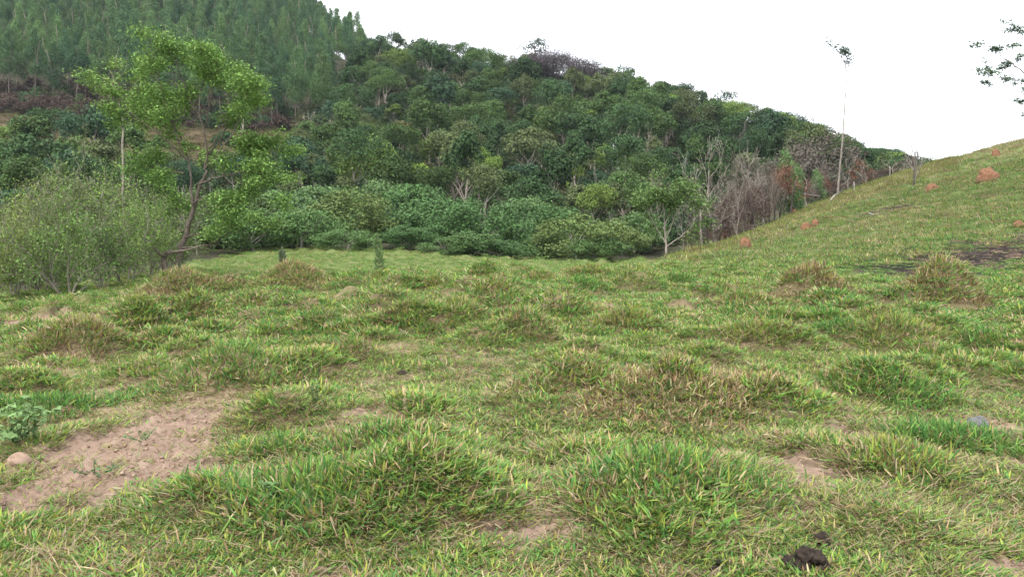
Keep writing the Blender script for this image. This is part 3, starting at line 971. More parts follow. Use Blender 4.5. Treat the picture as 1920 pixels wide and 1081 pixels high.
# ------------------------------------------------------------------ eucalyptus plantation on the far hill
def euc_right_edge(y):
    return np.interp(y, [180, 205, 250, 300, 360], [612, 622, 642, 690, 700])
def plantation():
    rng = np.random.default_rng(31)
    pts = []
    y = 197.0
    while y < 420:
        x0, x1 = (-260 - 960) / F * y, (euc_right_edge(y) - 960) / F * y
        x = x0 + rng.uniform(0, 3)
        while x < x1:
            px = colpx(x, y)
            yy = y + rng.normal(0, .8) + np.interp(px, [0, 300, 620], [4, 0, -8])
            xx = x + rng.normal(0, .8)
            z = float(ground_z(xx, yy))
            row = HOR - (z + 18 - EYE) / yy * F
            if row > -90 and px > -60:
                pts.append((xx, yy, z))
            x += 6.3
        y += 8.8
    pts.sort(key=lambda p: p[1])
    def col(i):
        v = rng.random()
        c = np.array([.050, .104, .048]) * (1 - v) + np.array([.098, .165, .054]) * v
        return c * rng.uniform(.72, 1.2)
    near, rest = pts[:300], pts[300:]
    for i, (x, y, z) in enumerate(near):
        px = colpx(x, y)
        cl = col(i)
        part = ['at the left edge', 'left of the thin tree', 'behind the thin tree', 'behind the tall leaning tree', 'right of the tall leaning tree', 'above the small white tree', 'beside the forest'][int(np.searchsorted([60, 160, 245, 400, 500, 590], px))]
        band = ['lowest row', 'second row', 'third row', 'fourth row', 'fifth row', 'sixth row', 'seventh row', 'eighth row', 'ninth row'][min(8, int((y - 193) / 8.8))]
        tone = 'dark bluish' if cl[1] < .10 else ('mid green' if cl[1] < .14 else 'pale yellowish')
        c, t = EUCM[rng.integers(0, 7)]
        s = rng.uniform(.82, 1.15)
        tree('eucalyptus_tree', (x, y, z), c, t, cl, f'{tone} eucalyptus in the {band} of the plantation, {part}', 'tree', 'eucalyptus trees of the hillside plantation', (s * 1.05, s * 1.05, s), bark=(.62, .56, .53))
    if rest:
        n = len(rest)
        protos = []
        for k in range(7):
            g = Geo()
            for src in EUC[k]:
                pass
            me = EUC[k][0].mesh('far_eucalyptus', M_LEAFI)
            protos.append(me)
        s = rng.uniform(.82, 1.15, n)
        o = scatter('far_eucalyptus_wood', np.array(rest), np.stack([np.zeros(n), np.zeros(n), rng.random(n) * 6.28], 1), np.stack([s * 1.05, s * 1.05, s], 1), rng.integers(0, 7, n), np.array([col(i) for i in range(n)]), protos)
        o['label'] = 'upper rows of the eucalyptus plantation reading as one mass'
    print('euc', len(pts))
plantation()

# ------------------------------------------------------------------ broadleaf forest on the right-hand hill
TINTS = [('dark green', (.042, .078, .028), .34), ('mid green', (.066, .112, .033), .30), ('olive green', (.080, .102, .040), .15), ('yellow green', (.12, .18, .042), .10), ('blue green', (.046, .088, .044), .11)]
SKYLINE = ([560, 640, 700, 740, 800, 900, 960, 1000, 1100, 1180, 1205, 1280, 1340, 1400, 1480, 1540, 1600, 1680, 1745, 1900],
           [40, 62, 70, 60, 74, 95, 97, 104, 122, 124, 150, 157, 182, 197, 214, 237, 267, 287, 302, 330])
def forest_front(px):
    return np.interp(px, [500, 560, 640, 700, 1000, 1200, 1280, 1400, 1550, 1650, 1720], [118, 116, 108, 96, 92, 90, 98, 116, 124, 118, 108])
def forest_left(y):
    return np.interp(y, [100, 140, 170, 185, 200, 250, 270], [470, 540, 590, 612, 632, 660, 690])
def forest():
    rng = np.random.default_rng(77)
    pts = []
    y = 84.0
    while y < 262:
        x = (440 - 960) / F * y
        x1 = (1740 - 960) / F * y
        while x < x1:
            xx, yy = x + rng.normal(0, 1.5), y + rng.normal(0, 1.5)
            px = float(colpx(xx, yy))
            ridge = np.interp(px, [640, 700, 800, 1000, 1200, 1300, 1400, 1600, 1750], [265, 265, 240, 225, 212, 207, 203, 190, 150])
            if forest_front(px) < yy < ridge + 4 and px > forest_left(yy):
                pts.append((xx, yy, px))
            x += 7.1
        y += 6.9
    rng.shuffle(pts)
    print('forest', len(pts))
    pts = pts[:272]
    for (x, y, px) in pts:
        z = float(ground_z(x, y))
        k = rng.choice(5, p=[t[2] / sum(q[2] for q in TINTS) for t in TINTS])
        nm, c, _ = TINTS[k]
        v = rng.integers(0, 12)
        s = rng.uniform(.7, 1.25) * (1.0 if y > 120 else .9)
        sz = s * rng.uniform(.85, 1.4)
        lim = np.interp(px, *SKYLINE) + rng.uniform(-5, 9)
        hmax = (HOR - lim) / F * y + EYE - z
        if hmax < 3.5:
            continue
        sz = min(sz, hmax / BROAD[v][2])
        s = min(s, sz * 1.5)
        row = HOR - (z - EYE) / y * F
        rise = row - np.interp(px, [640, 800, 1000, 1200, 1400, 1600], [105, 128, 166, 212, 262, 322])
        size = 'small' if s < .86 else ('large' if s > 1.1 else 'mid sized')
        band = 'on the forest skyline' if rise < 22 else ('high on the forest slope' if rise < 85 else ('halfway up the forest' if rise < 160 else 'low on the forest slope'))
        part = 'by the plantation' if px < 760 else ('above the conifer sapling' if px < 860 else ('left of centre' if px < 980 else ('below the purplish tree' if px < 1120 else ('right of the purplish tree' if px < 1280 else ('behind the leafless trees' if px < 1470 else 'beside the grassy hill')))))
        tree('forest_tree', (x, y, z), BROAD[v][0], BROAD[v][1], np.array(c) * rng.uniform(.7, 1.35), f'{size} {nm} broadleaf tree {band}, {part}', 'tree', 'broadleaf trees of the hillside forest', (s * 1.05, s * 1.05, sz), bark=(1.15, 1.1, 1.05))
forest()

# undergrowth that fills the gaps between the trunks: one mass nobody could count
UNDER = [lobed_crown(700 + k, 4.2, 2.6, 0.0, 9, 900, .42, .5, .32, .1, 1.0, .6, -.3).mesh('undergrowth', M_LEAFI) for k in range(4)]
def undergrowth():
    rng = np.random.default_rng(5)
    xs, ys = [], []
    n = 4000
    y = np.sqrt(rng.uniform(70 ** 2, 262 ** 2, n))
    px = rng.uniform(-120, 1745, n)
    x = (px - 960) / F * y
    ok = ((px < 600) & (y > 186) & (y < 214)) | ((y > forest_front(px) - 3) & (px > forest_left(y) - 32) & (y < 262)) | ((px < 590) & (y > 62) & (y < 142 + (fbm(x * .1, y * .1, 3) - .5) * 24))
    x, y, px = x[ok], y[ok], px[ok]
    m = 320
    rp = rng.uniform(680, 1650, m)          # the crest of the hill is closed by low growth
    ry = np.interp(rp, [640, 700, 800, 1000, 1200, 1300, 1400, 1600, 1750], [262, 262, 238, 223, 210, 205, 201, 188, 150]) + rng.uniform(-7, 5, m)
    x, y, px = np.concatenate([x, (rp - 960) / F * ry]), np.concatenate([y, ry]), np.concatenate([px, rp])
    z = ground_z(x, y) - .15
    s = rng.uniform(.6, 1.25, len(x)) * np.where(np.arange(len(x)) >= len(x) - m, 1.7, 1)
    top = HOR - (z + 2.6 * s - EYE) / y * F
    keep = top > np.interp(px, *SKYLINE) + 6
    x, y, z, s = x[keep], y[keep], z[keep], s[keep]
    n = len(x)
    base = np.array([(.045, .08, .03), (.07, .10, .035), (.085, .09, .04), (.06, .10, .045)])[rng.integers(0, 4, n)]
    base = np.where(((y > 186) & (x < (560 - 960) / F * y) & (rng.random(n) < .65))[:, None], (.075, .052, .04), base)
    o = scatter('forest_undergrowth', np.stack([x, y, z], 1), np.stack([np.zeros(n), np.zeros(n), rng.random(n) * 6.28], 1), np.stack([s, s, s * rng.uniform(.8, 1.3, n)], 1), rng.integers(0, 4, n), base * rng.uniform(.75, 1.25, (n, 1)), UNDER)
    o['label'] = 'dense low undergrowth between the forest trunks'
undergrowth()

# ------------------------------------------------------------------ single trees of the forest that stand out
def special(px, row, D, top, wpx, v, color, label, name='forest_tree', bark=(1, 1, 1), crown=None):
    z = float(ground_z((px - 960) / F * D, D))
    h = (HOR - top) / F * D + EYE - z
    me, tr, H = BROAD[v]
    W = [7, 8, 6, 9, 6.5, 7.5, 5.5, 8.5, 7, 5, 6.2, 8][v]
    s = wpx / F * D / W
    return tree(name, ((px - 960) / F * D, D, z), crown or me, tr, color, label, 'tree', None, (s, s, h / H), bark=bark)
LIME = (.17, .25, .045)
special(995, 300, 165, 242, 88, 3, LIME, 'bright lime green flat topped tree in the middle of the forest slope')
special(787, 370, 118, 305, 38, 6, LIME, 'small lime green tree low in the forest, above and right of the conifer sapling')
special(1083, 360, 120, 312, 40, 2, LIME, 'small bright green tree low in the forest, left of the broad yellow green one')
special(1124, 430, 88, 345, 88, 1, (.125, .18, .042), 'broad yellow green tree standing right above the round bushes')
special(880, 215, 195, 172, 60, 4, (.10, .16, .04), 'fresh green tree halfway up the slope, left of the purplish bare tree')
special(1025, 195, 205, 150, 90, 7, (.07, .115, .045), 'wide rounded tree just below the purplish bare ridge tree')
special(655, 300, 152, 228, 80, 0, (.10, .165, .045), 'fresh green tree at the lower left corner of the forest, near the small white tree')
special(765, 290, 158, 232, 70, 5, (.145, .12, .05), 'rusty olive tree left of the left palm')
special(905, 350, 126, 310, 44, 4, (.12, .19, .045), 'light green tree low in the forest between the two small lime ones')
special(1250, 160, 206, 158, 50, 6, (.06, .10, .04), 'rounded dark tree on the skyline right of the ridge step')

TWIG = lobed_crown(800, 9, 5, 2.2, 18, 6500, .6, .11, .3, 0, 1.0, .3, -.2).mesh('crown', M_LEAF)
AIRY = lobed_crown(801, 5, 3.2, 5.0, 9, 750, .36, .5, .3, .1, 1.0, .5, -.4).mesh('crown', M_LEAF)
PURP = (.10, .082, .085)
for (px, top, wpx, lab, c) in [(1000, 108, 84, 'left crown of the bare purplish brown trees on the ridge, under the airy emergent tree', PURP),
                               (1050, 106, 110, 'middle and largest bare purplish brown tree on the forest ridge', PURP),
                               (1098, 124, 84, 'right crown of the bare purplish brown trees on the ridge', (.075, .062, .06))]:
    D = 212
    z = float(ground_z((px - 960) / F * D, D))
    h = (HOR - top) / F * D + EYE - z
    s = wpx / F * D / 8.4
    t = tree('leafless_tree', ((px - 960) / F * D, D, z), TWIG, BARE[0][0], c, lab, 'tree', None, (s, s, h / 7.2), bark=(.7, .6, .6))
    put('branches', BARE[0][1], t, (.7, .6, .6))
D = 221
p = foot(1000, D)
t = tree('forest_tree', p, AIRY, SLIM[0][0], (.07, .095, .07), 'airy emergent tree with see-through crown rising above the purplish trees on the skyline', 'tree', None, (1.75, 1.75, ((HOR - 74) / F * D + EYE - p[2]) / 8.2))
put('branches', SLIM[0][1], t, (.6, .55, .5)).scale = (.8, .8, 7.6 / max(v.co.z for v in SLIM[0][1].vertices))
for px, top, lab in [(738, 60, 'dark tuft of a treetop on the skyline where forest meets plantation'), (915, 90, 'flat little treetop poking above the skyline left of the emergent tree'),
                     (1172, 120, 'tall rounded tree at the step in the skyline'), (1358, 168, 'gappy treetop on the skyline above the leafless trees'), (1500, 212, 'flat open treetop on the skyline left of the lone tall eucalyptus')]:
    D = float(np.interp(px, [640, 700, 800, 1000, 1200, 1300, 1400, 1600], [255, 255, 236, 222, 210, 205, 200, 188]))
    p = foot(px, D)
    tree('forest_tree', p, AIRY, SLIM[1][0], (.05, .08, .045), lab, 'tree', None, (1.25, 1.25, ((HOR - top) / F * D + EYE - p[2]) / 8.2))

# white flowering trees
for px, D, top, wpx, lab in [(795, 222, 80, 62, 'tree covered in white blossom high on the forest slope near the skyline'), (1150, 128, 276, 30, 'small tree with white topped branches low in the right half of the forest')]:
    p = foot(px, D)
    s = wpx / F * D / 6.2
    h = (HOR - top) / F * D + EYE - p[2]
    g = lobed_crown(810 + px, 6.2, 4.5, 3.0, 12, 600 if px < 1000 else 120, .5, .7, .3, 0, 1, .8, .1)
    t = tree('flowering_tree', p, g.mesh('blossom', M_LEAF), BARE[1][0], (.62, .62, .62), lab, 'tree', None, (s, s, h / 7.2), bark=(1.3, 1.3, 1.3))
    t.children[1].name = 'blossom'
    put('branches', BARE[1][1], t, (1.3, 1.3, 1.3))
    put('crown', lobed_crown(830 + px, 5.6, 3.8, 2.8, 12, 900, .4, .5, .3, 0, 1, .6, -.3).mesh('crown', M_LEAF), t, (.06, .095, .05))

# palms
def palm(px, D, top, lab):
    rng = np.random.default_rng(px)
    p = foot(px, D)
    h = (HOR - top) / F * D + EYE - p[2]
    o = root('palm_tree', p, lab, 'palm tree')
    g = Geo()
    q = wander(rng, (0, 0, -.3), (.05, 0, 1), h * .8, 6, .03, .05)
    tube(g, q, np.linspace(.2, .14, 7), 7)
    g.build('trunk', M_BARK, o, True, (.8, .75, .7))
    c = q[-1]
    me = None
    for k in range(16):
        a = k * 2.4
        el = rng.uniform(.25, 1.35)
        g = Geo()
        L = rng.uniform(2.6, 3.4)
        tt = np.linspace(0, 1, 9)
        hd = np.array([math.cos(a), math.sin(a), 0])
        pts = c + hd * (L * tt * math.cos(el * .7))[:, None] + np.array([0, 0, 1]) * (L * (tt * math.sin(el) - .75 * tt * tt))[:, None]
        tube(g, pts, np.linspace(.03, .01, 9), 3, (.9, .9, .6))
        m = 44
        u = np.repeat(np.linspace(.15, 1, m // 2), 2)
        P = np.stack([np.interp(u, tt, pts[:, i]) for i in range(3)], 1)
        sd = np.cross(hd, [0, 0, 1.0]) * np.where(np.arange(m) % 2, 1, -1)[:, None]
        A = unit(sd + hd * .5 + np.array([0, 0, -.55]))
        leaves(g, P, A, np.tile([0, 0, 1.0], (m, 1)), np.full(m, .62) * (1.1 - .5 * u), np.full(m, .1), np.ones((m, 3)) * rng.uniform(.8, 1.2))
        g.build('frond', M_LEAF, o, color=(.085, .135, .06))
palm(810, 172, 214, 'left palm with drooping fronds among the forest trees halfway up the slope')
palm(1068, 165, 232, 'right palm with drooping fronds, right of the bright lime flat topped tree')

# ------------------------------------------------------------------ row of round dark bushes along the pasture
BUSHES = [  # column, depth, width px, top row, shade, label
    (475, 66, 150, 392, 0, 'dark rounded bush right behind the lower branches of the tall leaning tree'),
    (565, 68, 150, 392, 0, 'dark feathery bush left of the olive one, behind the straw tussock'),
    (530, 84, 150, 362, 3, 'pale green bush in the back row at the left end of the bush row'),
    (600, 88, 150, 356, 3, 'bluish bush in the back row, above the dark feathery one'),
    (655, 74, 160, 362, 1, 'large olive brown green bush just left of the conifer sapling'),
    (705, 94, 150, 345, 3, 'bluish green bush at the top of the back row, above the conifer sapling'),
    (765, 66, 95, 424, 2, 'small low bush directly right of the conifer sapling'),
    (770, 82, 150, 356, 2, 'tall dark bush behind the small low one by the conifer sapling'),
    (835, 76, 150, 378, 2, 'dark green bush in the middle of the row, left of the largest'),
    (905, 72, 175, 380, 2, 'largest dark green rounded bush at the middle of the row'),
    (885, 64, 110, 436, 0, 'low bush spilling onto the pasture in front of the largest'),
    (985, 84, 140, 378, 3, 'light bluish bush in the back row, right of the largest'),
    (1045, 80, 140, 390, 2, 'dark bush between the light bluish one and the wide dull green one'),
    (1085, 66, 180, 408, 1, 'wide dull green dome shaped bush at the right of the row'),
    (1165, 70, 110, 428, 1, 'brownish green bush at the right end of the row'),
    (1010, 68, 90, 448, 0, 'low dark bush in front of the gap right of centre'),
    (935, 63, 110, 452, 2, 'low dark bush between the largest bush and the low one right of it'),
    (650, 64, 110, 432, 0, 'low fresh bush in front of the olive one, left of the conifer sapling'),
    (1120, 63, 110, 446, 0, 'low bush at the foot of the wide dull green dome'),
    (840, 63, 100, 446, 0, 'low bush at the foot of the dark ones in the middle of the row'),
    (1190, 84, 120, 402, 3, 'loose bush behind the right end of the row, left of the pale stemmed tree'),
]
BT = [(.092, .158, .052), (.115, .16, .05), (.076, .142, .048), (.108, .178, .064)]
for i, (px, D, wp, top, sh, lab) in enumerate(BUSHES):
    p = foot(px, D)
    c, t, W_, H_ = BUSH[i % 4]
    s = wp / F * D / W_ * 1.2
    h = (HOR - top) / F * D + EYE - p[2]
    tree('bush', p, c, t, np.array(BT[sh]) * random.uniform(.92, 1.1), lab, 'bush', 'round bushes along the edge of the pasture', (s, s, h / H_))

# ------------------------------------------------------------------ trees on the left
PRM_SHRUB = dict(jit=.2, up=.05, lv=3, nb=[5, 4, 4], t0=.1, ang=.7, sh=.6)
LEFT = []
for k in range(6):
    rng = np.random.default_rng(900 + k)
    wood, tips = [], []
    for q in range(4 + k % 2):
        a = q * 1.5 + rng.normal(0, .3)
        grow(rng, (math.cos(a) * .12, math.sin(a) * .12, -.15), (math.cos(a) * .38, math.sin(a) * .38, 1), 2.0 * rng.uniform(.8, 1.2), .05, 0, PRM_SHRUB, wood, tips)
    a_, b_ = wood_geo(wood, .007)
    f = foliage(rng, tips, [20, 14, 24, 12, 18, 26][k], [.105, .13, .085, .15, .11, .09][k], [.16, .2, .13, .12, .2, .15][k], .7, [.5, .4, .55, .45, .6, .4][k])
    H = max(t[:, 2].max() for t in tips)
    LEFT.append((a_.mesh('stem', M_BARK, True), b_.mesh('branches', M_BARK), f.mesh('foliage', M_LEAF), H))
for i, (px, D, top, tint, lab) in enumerate([
        (-35, 27, 335, (.165, .215, .052), 'yellowish shrub cut by the left edge of the picture'),
        (28, 26, 372, (.15, .205, .052), 'yellow green shrub with dark tangled stems at the far left, behind the earth track'),
        (82, 29, 325, (.125, .19, .05), 'olive shrub second from the left edge, behind the earth track'),
        (126, 25.5, 350, (.12, .195, .05), 'thin open small tree with one upright stem at the end of the earth track'),
        (186, 28, 362, (.10, .17, .048), 'grey green shrub right of the upright stemmed small tree'),
        (236, 30, 292, (.165, .255, .062), 'taller fresh green shrub left of the tall leaning tree'),
        (285, 35, 345, (.15, .235, .062), 'fresh green shrub touching the tall leaning tree on its left'),
        (55, 35, 318, (.19, .225, .062), 'tall yellowing shrub of the back row at the far left'),
        (150, 36, 300, (.13, .155, .065), 'dull green shrub of the back row above the upright stemmed small tree'),
        (212, 39, 268, (.12, .17, .055), 'back row shrub below the thin tree with pale stem'),
        (315, 42, 330, (.11, .15, .06), 'shrub seen through the branches of the tall leaning tree')]):
    p = foot(px, D)
    h = (HOR - top) / F * D + EYE - p[2]
    a_, b_, f_, H = LEFT[(i * 5 + 1) % 6]
    s = h / H
    o = root('small_tree', p, lab, 'small tree', 'small trees at the left edge of the pasture', i * 1.9, (s * .74, s * .74, s))
    put('stem', a_, o, (.8, .78, .72))
    put('branches', b_, o, (.9, .88, .82))
    put('foliage', f_, o, tint)

def drawn_tree(name, D, limbs, prm, per, leaf, spr, tint, label, seed, bark=(1, 1, 1), lmax=2.4):
    """limbs: (polyline in photograph pixels at depth D, foot radius m, tip radius m, level); the first is the trunk"""
    rng = np.random.default_rng(seed)
    b = at(limbs[0][0][0][0], limbs[0][0][0][1], D)
    b[2] = float(ground_z(b[0], D)) - .1
    wood, tips = [], []
    for k, (pl, r0, r1, lvl, sway) in enumerate(limbs):
        pts = np.array([at(a, c, D) for a, c in pl])
        t = np.linspace(0, 1, len(pts))
        pts[:, 1] += sway * t
        if k == 0:
            pts[0] = b
        tt = np.linspace(0, 1, len(pts) * 3)
        fine = np.stack([np.interp(tt, t, pts[:, i]) for i in range(3)], 1)
        fine[1:-1] = (fine[:-2] + fine[1:-1] * 2 + fine[2:]) / 4
        fine[1:-1] += rng.normal(0, .02, (len(fine) - 2, 3))
        fine = fine - b
        rads = np.linspace(r0, r1, len(fine))
        wood.append((fine, rads, lvl))
        if k:
            L = np.linalg.norm(fine[-1] - fine[0])
            spread(rng, fine, rads, min(L, lmax), lvl, prm, wood, tips)
    a_, b_ = wood_geo(wood, .008)
    o = root(name, b, label, 'tree')
    a_.build('trunk', M_BARK, o, True, bark)
    b_.build('limbs', M_BARK, o, False, bark)
    foliage(rng, tips, per, leaf, spr, .55, .45).build('foliage', M_LEAF, o, color=tint)
    return o

drawn_tree('tall_leaning_tree', 32, [
    ([(328, 512), (338, 470), (350, 425), (362, 380), (372, 345), (384, 318)], .13, .06, 0, .3),
    ([(360, 385), (356, 340), (348, 300), (330, 255), (305, 205), (285, 160), (262, 125)], .05, .012, 1, .9),
    ([(350, 300), (322, 268), (285, 240), (245, 205), (215, 175)], .035, .01, 1, -.9),
    ([(384, 318), (392, 280), (385, 235), (365, 190), (345, 140), (335, 105)], .05, .012, 1, -.6),
    ([(390, 290), (415, 250), (430, 205), (435, 165), (425, 135)], .04, .01, 1, 1.2),
    ([(384, 318), (412, 290), (445, 255), (470, 215), (480, 185)], .04, .01, 1, -1.1),
    ([(405, 300), (440, 290), (480, 275), (510, 268)], .045, .012, 1, .7),
    ([(372, 345), (405, 335), (450, 325), (490, 325), (520, 335)], .04, .012, 1, -.8),
    ([(340, 465), (380, 462), (410, 455), (450, 430), (500, 408), (530, 392)], .04, .01, 1, -.7),
    ([(345, 445), (400, 430), (430, 390), (455, 355), (480, 330)], .03, .01, 1, .5),
    ([(375, 225), (350, 205), (300, 170), (250, 150)], .035, .012, 1, 1.4),
    ([(365, 200), (375, 160), (385, 125), (375, 100)], .035, .012, 1, .8),
    ([(345, 325), (310, 320), (275, 310), (240, 300)], .03, .01, 1, .9),
    ([(392, 280), (420, 230), (455, 190), (465, 170)], .03, .01, 1, .3), ([(330, 255), (300, 235), (270, 215), (240, 190)], .03, .01, 1, 1.3), ([(348, 300), (330, 230), (315, 170), (310, 110)], .03, .01, 1, -1.2),
    ([(385, 235), (400, 190), (410, 150), (400, 120)], .03, .01, 1, -.9), ([(412, 290), (440, 270), (462, 262)], .03, .01, 1, .2),
    ([(350, 425), (330, 395), (310, 370), (300, 340)], .025, .01, 1, .4), ([(362, 380), (400, 365), (425, 370), (440, 385)], .025, .01, 1, -.4),
], dict(jit=.22, up=.06, lv=3, nb=[4, 8, 4], t0=.3, ang=.75, sh=.5), 84, .13, .22, (.165, .27, .07),
    'tall leaning tree with open bright green crown standing left of the pasture crest', 41, (.45, .41, .38), 1.3)
drawn_tree('thin_tree', 36, [
    ([(231, 540), (230, 400), (229, 300), (228, 235), (222, 200)], .06, .03, 0, .2),
    ([(228, 240), (215, 205), (200, 180), (188, 160)], .03, .01, 1, .4), ([(224, 205), (222, 175), (215, 140)], .03, .01, 1, -.3), ([(226, 215), (240, 190), (250, 160)], .03, .01, 1, .2)],
    dict(jit=.2, up=.05, lv=3, nb=[4, 4, 3], t0=.3, ang=.7, sh=.5), 22, .16, .13, (.165, .255, .062), 'thin tree with pale straight stem just left of the tall leaning tree', 43, (1.1, 1.05, 1))
drawn_tree('pale_stemmed_tree', 58, [
    ([(1249, 500), (1250, 470), (1248, 440), (1245, 425)], .1, .07, 0, .1),
    ([(1248, 455), (1235, 432), (1222, 408), (1212, 385)], .045, .012, 1, .5), ([(1247, 430), (1245, 400), (1240, 370), (1236, 352)], .045, .012, 1, -.5),
    ([(1250, 445), (1262, 415), (1275, 385), (1285, 368)], .045, .012, 1, .3), ([(1250, 462), (1275, 445), (1296, 425), (1306, 400)], .05, .015, 1, -.3), ([(1246, 425), (1258, 395), (1262, 362)], .05, .02, 1, .8)],
    dict(jit=.2, up=.06, lv=3, nb=[6, 6, 4], t0=.2, ang=.7, sh=.5), 60, .22, .3, (.125, .195, .06), 'green tree with pale forked stems at the foot of the grassy slope', 47, (1.05, 1, .95))
drawn_tree('edge_tree', 48, [
    ([(2010, 385), (2005, 300), (1990, 230), (1975, 190)], .16, .09, 0, .2),
    ([(1985, 215), (1950, 165), (1915, 130), (1880, 105), (1866, 98)], .06, .012, 1, .2), ([(1978, 195), (1960, 140), (1930, 95), (1905, 75)], .06, .012, 1, -.4),
    ([(1975, 190), (1985, 130), (1975, 80)], .06, .015, 1, .4), ([(1950, 165), (1925, 150), (1900, 148), (1875, 145)], .025, .008, 1, .4), ([(1985, 230), (2030, 180), (2060, 120)], .06, .02, 1, .4), ([(1990, 235), (1950, 210), (1915, 175)], .04, .01, 1, -.3)],
    dict(jit=.22, up=.05, lv=3, nb=[9, 6, 3], t0=.3, ang=.7, sh=.42), 48, .17, .13, (.07, .12, .05), 'tree at the right edge whose leafy branch tips hang into the sky', 53, (.7, .65, .6))
D = 88
drawn_tree('lone_eucalyptus', D, [
    ([(1570, 368), (1574, 320), (1579, 265), (1584, 200), (1588, 140), (1583, 108)], .115, .03, 0, 0),
    ([(1585, 120), (1578, 105), (1570, 92), (1565, 86)], .045, .01, 1, .2), ([(1586, 125), (1586, 105), (1578, 96)], .03, .01, 1, -.3), ([(1587, 135), (1592, 118), (1588, 104)], .03, .01, 1, .2)],
    dict(jit=.25, up=.0, lv=2, nb=[6, 5], t0=.3, ang=.8, sh=.5), 46, .27, .24, (.055, .09, .05), 'very tall thin eucalyptus with a bare trunk and tiny leaf tuft against the sky', 59, (.85, .82, .8))

# middle distance trees left of the forest
def left_wood():
    rng = np.random.default_rng(64)
    spec = [(60, 128, 215), (110, 132, 208), (165, 126, 204), (205, 130, 218), (20, 118, 260), (75, 105, 262), (135, 108, 255), (190, 104, 262), (-20, 124, 262),
            (10, 82, 296), (70, 78, 300), (130, 84, 288), (185, 80, 300), (240, 122, 240), (260, 88, 300), (300, 112, 282), (345, 100, 302), (395, 116, 280), (440, 104, 296), (485, 118, 276), (255, 142, 246), (300, 146, 252), (420, 145, 250), (470, 142, 256), (20, 140, 236), (515, 146, 262),
            (520, 118, 300), (560, 124, 262), (590, 118, 290), (620, 112, 312), (545, 102, 338), (610, 132, 262), (500, 132, 300), (650, 106, 335), (-40, 90, 290), (30, 60, 352), (160, 62, 345), (270, 62, 370), (370, 66, 372), (430, 72, 378)]
    for i, (px, D, top) in enumerate(spec):
        p = foot(px, D)
        h = (HOR - top) / F * D + EYE - p[2]
        v = int(rng.integers(0, 12))
        nm, c, _ = TINTS[int(rng.choice(5, p=[.34, .3, .12, .08, .16]))]
        s = np.clip(h / BROAD[v][2], .45, 1.6)
        where = 'behind the yellowish shrubs at the left' if px < 100 else ('above the shrubs left of the tall leaning tree' if px < 250 else ('seen through the crown of the tall leaning tree' if px < 490 else 'between the tall leaning tree and the forest'))
        size = 'low' if h < 6 else ('tall' if h > 11 else 'mid height')
        far = 'near' if D < 85 else ('farther' if D < 115 else 'farthest')
        tree('valley_tree', p, BROAD[v][0], BROAD[v][1], np.array(c) * rng.uniform(.9, 1.25), f'{size} {nm} tree, {far} row, {where}', 'tree', 'trees in the valley at the left', (s * .95, s * .95, s))
left_wood()

# ------------------------------------------------------------------ leafless and scorched growth by the burnt edge
for i, (px, D, top, wpx, kind, bk, lab) in enumerate([
        (1345, 79, 248, 130, 0, (1.05, 1.02, 1.0), 'largest pale leafless tree with arching white limbs, left end of the burnt edge'),
        (1318, 74, 300, 90, 1, (.9, .87, .84), 'pale leafless tree just left of the largest one, over the gully'),
        (1390, 80, 300, 80, 2, (.85, .82, .8), 'grey leafless tree right of the largest pale one'),
        (1432, 83, 262, 90, 3, (1.05, 1.02, 1.0), 'leafless tree with one white leaning limb, left of the pointed green tree'),
        (1462, 94, 318, 60, 0, (.8, .72, .7), 'small brown leafless tree above the capped mound'),
        (1512, 102, 300, 70, 1, (1.0, .95, .9), 'grey leafless tree between the pointed green tree and the lone eucalyptus'),
        (1548, 104, 318, 50, 2, (.95, .9, .9), 'slim leafless tree just left of the lone eucalyptus'),
        (1225, 136, 226, 80, 3, (1.15, 1.1, 1.05), 'tall leafless tree inside the forest above the pale stemmed green tree'),
        (1232, 98, 318, 60, 0, (1.1, 1.05, 1), 'leafless tree behind the pale stemmed green tree'),
        (872, 140, 262, 34, 1, (1.1, 1.05, 1), 'thin leafless tree in the middle of the forest'),
        (1120, 112, 300, 40, 2, (1.0, .95, .9), 'thin leafless tree in the forest beside the white topped one'),
        (580, 176, 205, 40, 0, (1.7, 1.65, 1.6), 'small white leafless tree at the foot of the plantation'),
        (452, 172, 118, 40, 3, (1.5, 1.45, 1.4), 'white bare treetop sticking out right of the tall leaning tree'),
        (1672, 104, 296, 40, 1, (1.3, 1.2, 1.1), 'pale leafless tree at the top of the burnt edge near the slender dark one'),
        (1290, 84, 372, 60, 2, (.85, .8, .78), 'twisted grey leafless tree at the lower end of the burnt edge'),
        (15, 64, 372, 70, 3, (1.1, 1.08, 1.05), 'grey leafless tree behind the shrubs at the far left')]):
    p = foot(px, D)
    h = (HOR - top) / F * D + EYE - p[2]
    me = BARE[kind]
    V = np.zeros(len(me[1].vertices) * 3, np.float32)
    me[1].vertices.foreach_get('co', V)
    V = V.reshape(-1, 3)
    sz, sx = h / V[:, 2].max(), wpx / F * D / (np.percentile(np.abs(V[:, :2]), 97) * 2)
    o = root('leafless_tree', p, lab, 'tree', 'leafless trees', i * 1.3, (sx, sx, sz))
    put('trunk', me[0], o, bk)
    put('branches', me[1], o, bk)
EDGE_BARE = [(1300, 92, 322, 44), (1366, 104, 296, 46), (1380, 88, 335, 36), (1412, 106, 300, 50), (1446, 92, 310, 36), (1452, 108, 276, 46), (1524, 94, 326, 34),
             (1540, 108, 296, 56), (1590, 108, 292, 50), (1625, 110, 300, 46), (1640, 104, 318, 30), (1690, 108, 292, 36), (1282, 88, 352, 40), (1400, 106, 268, 60), (1575, 100, 316, 34)]
